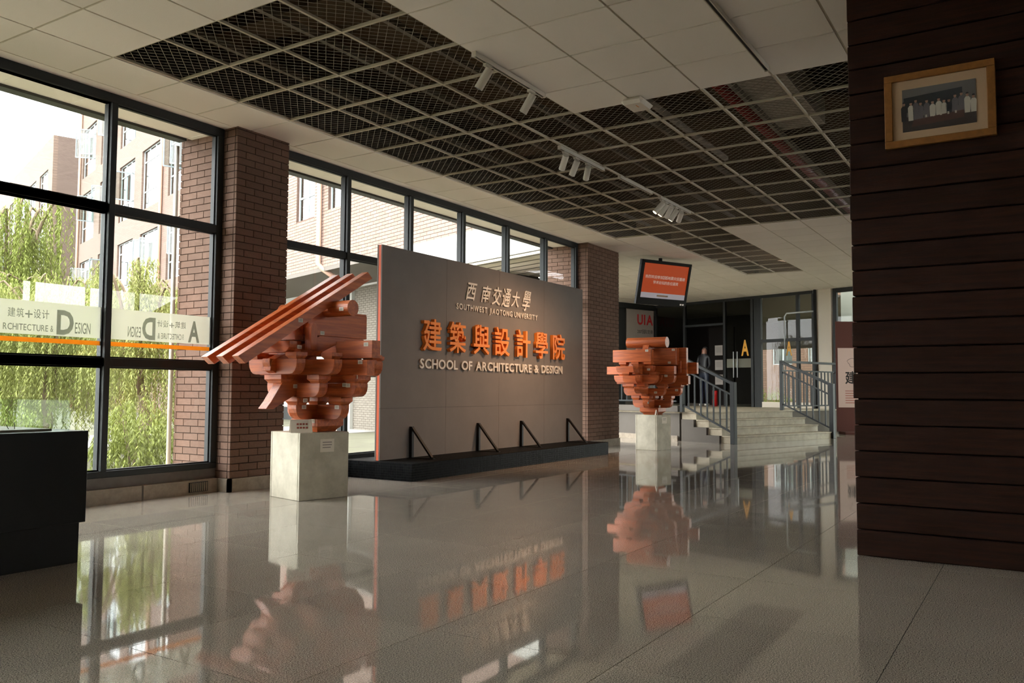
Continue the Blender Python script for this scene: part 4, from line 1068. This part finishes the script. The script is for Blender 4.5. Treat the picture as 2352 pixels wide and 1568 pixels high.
# view behind the glass doors
bC = annex('courtyard_wall', 19, -6, -.45); tag(bC, 'peach brick wall seen through the right glass doors', 'building')
brick_mat('brick_c', (112, 86, 72), (92, 70, 59), .34, .1, 1)
opC = [(15.4, 16.0, 2.6, 5.4), (16.7, 17.7, 2.6, 5.4), (18.6, 19.4, 2.6, 5.4)]
wallpanels(bC, 4, 28, 0, 9, opC, 'brick_c')
for a, b, z0, z1 in opC: casement(bC, a, b, z0, z1, [0])
wx = annex('screen_wall', 7.9, -.6, -.45); tag(wx, 'bright white wall outside the exit door', 'wall'); box('plaster', (0, .2, 0, 2.85, 0, 4.6), 'white_out', wx); box('coping', (-.04, .24, 0, 2.85, 4.6, 4.7), 'stone', wx)

# ---- willows and shrubs
def leaves(strands, seed, length=.11, width=.018, step=.045, material='leaf'):
    """strands: list of (N,3) polylines; returns one mesh of folded leaves along them."""
    rg = np.random.default_rng(seed); V_ = []; F_ = []
    P_ = []; D_ = []
    for s_ in strands:
        s_ = np.asarray(s_); seg = np.linalg.norm(np.diff(s_, axis=0), axis=1); cum = np.r_[0, np.cumsum(seg)]
        t = np.arange(0, cum[-1], step); pts = np.c_[[np.interp(t, cum, s_[:, k]) for k in range(3)]].T
        P_.append(pts)
    P_ = np.concatenate(P_); n = len(P_)
    ang = rg.uniform(0, 2*np.pi, n); dr_ = np.c_[np.cos(ang)*.55, np.sin(ang)*.55, -rg.uniform(.4, 1.1, n)]; dr_ /= np.linalg.norm(dr_, axis=1)[:, None]
    sd = np.cross(dr_, np.array([0, 0, 1.])); sd /= np.linalg.norm(sd, axis=1)[:, None]+1e-6
    L_ = length*rg.uniform(.6, 1.3, n)[:, None]; W_ = width*rg.uniform(.7, 1.3, n)[:, None]
    up_ = np.cross(sd, dr_)*.006
    vs = np.stack([P_, P_+dr_*L_*.45+sd*W_+up_, P_+dr_*L_, P_+dr_*L_*.45-sd*W_+up_], 1).reshape(-1, 3)
    me = bpy.data.meshes.new('foliage'); i0 = np.arange(n)*4
    fs = np.stack([np.stack([i0, i0+1, i0+2], 1), np.stack([i0, i0+2, i0+3], 1)], 1).reshape(-1, 3)
    me.vertices.add(len(vs)); me.vertices.foreach_set('co', vs.ravel()); me.loops.add(len(fs)*3); me.loops.foreach_set('vertex_index', fs.ravel().astype(np.int32))
    me.polygons.add(len(fs)); me.polygons.foreach_set('loop_start', np.arange(len(fs), dtype=np.int32)*3); me.polygons.foreach_set('loop_total', np.full(len(fs), 3, np.int32))
    me.update(); me.validate(); me.materials.append(MATS[material]); return me
def willow(loc, height, spread, nb_, seed, label, material='leaf', low=.15, step=.05, leaf=.13):
    rg = random.Random(seed); t = empty('willow_tree', loc); tag(t, label, 'tree', 'willows in the courtyard')
    th = height*.62; lean = rg.uniform(-.15, .15)
    trunk = [(0, 0, 0), (.05, .02, th*.35), (lean, .05, th*.7), (lean*1.4, .02, th)]
    MB().tube(trunk, height*.028, 9, height*.016).obj('trunk', 'bark', t, smooth=True)
    strands = []
    for b in range(nb_):
        a = 2*math.pi*b/nb_+rg.uniform(-.25, .25); h0 = th*rg.uniform(.5, 1.0); R_ = spread*rg.uniform(.45, 1.0); top = height*rg.uniform(.82, 1.0)
        base = Vector((lean*1.2, .03, h0)); pts = []
        for k in range(7):
            s_ = k/6; r = R_*s_; z = h0+(top-h0)*math.sin(min(s_*1.25, 1)*math.pi/2)-max(0, s_-.7)*height*.22
            pts.append((base.x*(1-s_)+math.cos(a+.2*math.sin(3*s_))*r, base.y+math.sin(a+.2*s_)*r, z))
        MB().tube(pts, height*.011, 6, height*.002).obj('branch', 'bark', t, smooth=True)
        for k in range(26):
            s_ = rg.uniform(.18, 1.0); i = min(int(s_*6), 5); f_ = s_*6-i
            p = Vector(pts[i]).lerp(Vector(pts[i+1]), f_)
            L_ = (p.z-height*low)*rg.uniform(.35, 1.0); sw = rg.uniform(-.12, .12); sq = rg.uniform(-.12, .12); j = Vector((rg.uniform(-.18, .18), rg.uniform(-.18, .18), rg.uniform(-.05, .1)))
            st_ = [tuple(p+j+Vector((math.cos(a)*.10*q+sw*q*q*.3, math.sin(a)*.10*q+sq*q*q*.3, .05*math.sin(q*3)-L_*q*q*.4-L_*q*.6))) for q in (0, .2, .45, .7, 1.)]
            strands.append(st_)
    f = inst('foliage', leaves(strands, seed, leaf, leaf*.12, step, material), (0, 0, 0), t); f['kind'] = 'stuff'
    return t
willow((9.45, 13.9, -.45), 3.9, 1.15, 9, 1, 'small willow with a pale trunk nearest the right pane', 'leaf2', .18, .02, .085)
willow((10.2, 18.6, -.45), 4.2, 1.6, 10, 2, 'middle willow behind the mullion of the near window', 'leaf', .1, .026, .1)
willow((8.9, 16.2, -.45), 3.7, 1.4, 9, 3, 'low willow behind the glass display cover', 'leaf2', .08, .022, .09)
willow((11.3, 22.4, -.45), 6.5, 1.9, 12, 4, 'tall willow at the left edge in front of the distant building', 'leaf', .12, .035, .13)
willow((8.0, 17.6, -.45), 4.0, 1.5, 9, 5, 'willow at the far left beyond the lettered pane', 'leaf', .05, .025, .1)
willow((13.2, 20.6, -.45), 4.4, 1.3, 8, 6, 'slim willow in front of the long brick building', 'leaf2', .1, .035, .11)
def shrub(loc, r, h, seed, label, n=260):
    rg = random.Random(seed); t = empty('shrub', loc); tag(t, label, 'shrub', 'shrubs in the courtyard'); ss = []
    for i in range(n):
        a = rg.uniform(0, 6.283); q = rg.uniform(0, 1)**.5*r; z = rg.uniform(.2, 1)*h*(1-.4*q/r)
        p = Vector((math.cos(a)*q, math.sin(a)*q, z)); ss.append([tuple(p), tuple(p+Vector((math.cos(a)*.12, math.sin(a)*.12, -.15))), tuple(p+Vector((math.cos(a)*.2, math.sin(a)*.2, -.4)))])
    for k in range(4):
        a = k*1.6; MB().tube([(0, 0, 0), (math.cos(a)*r*.3, math.sin(a)*r*.3, h*.6)], .02, 5, .008).obj('stem', 'bark', t)
    f = inst('foliage', leaves(ss, seed, .09, .012, .022, 'leaf'), (0, 0, 0), t); f['kind'] = 'stuff'
shrub((8.2, 12.4, -.45), .6, 1.5, 21, 'leafy shrub below the willows behind the glass cover')
shrub((6.6, 13.6, -.45), .8, 1.6, 22, 'leafy shrub at the left window edge')
shrub((11.6, 16.8, -.45), .7, 1.3, 23, 'leafy shrub beside the small willow trunk')
shrub((*axy(14.6, 8.9), -.45), .9, 1.9, 24, 'dark shrub seen through the right glass doors', 300)
shrub((*axy(14.9, 6.2), -.45), .8, 1.7, 25, 'second shrub behind the right glass doors', 300)
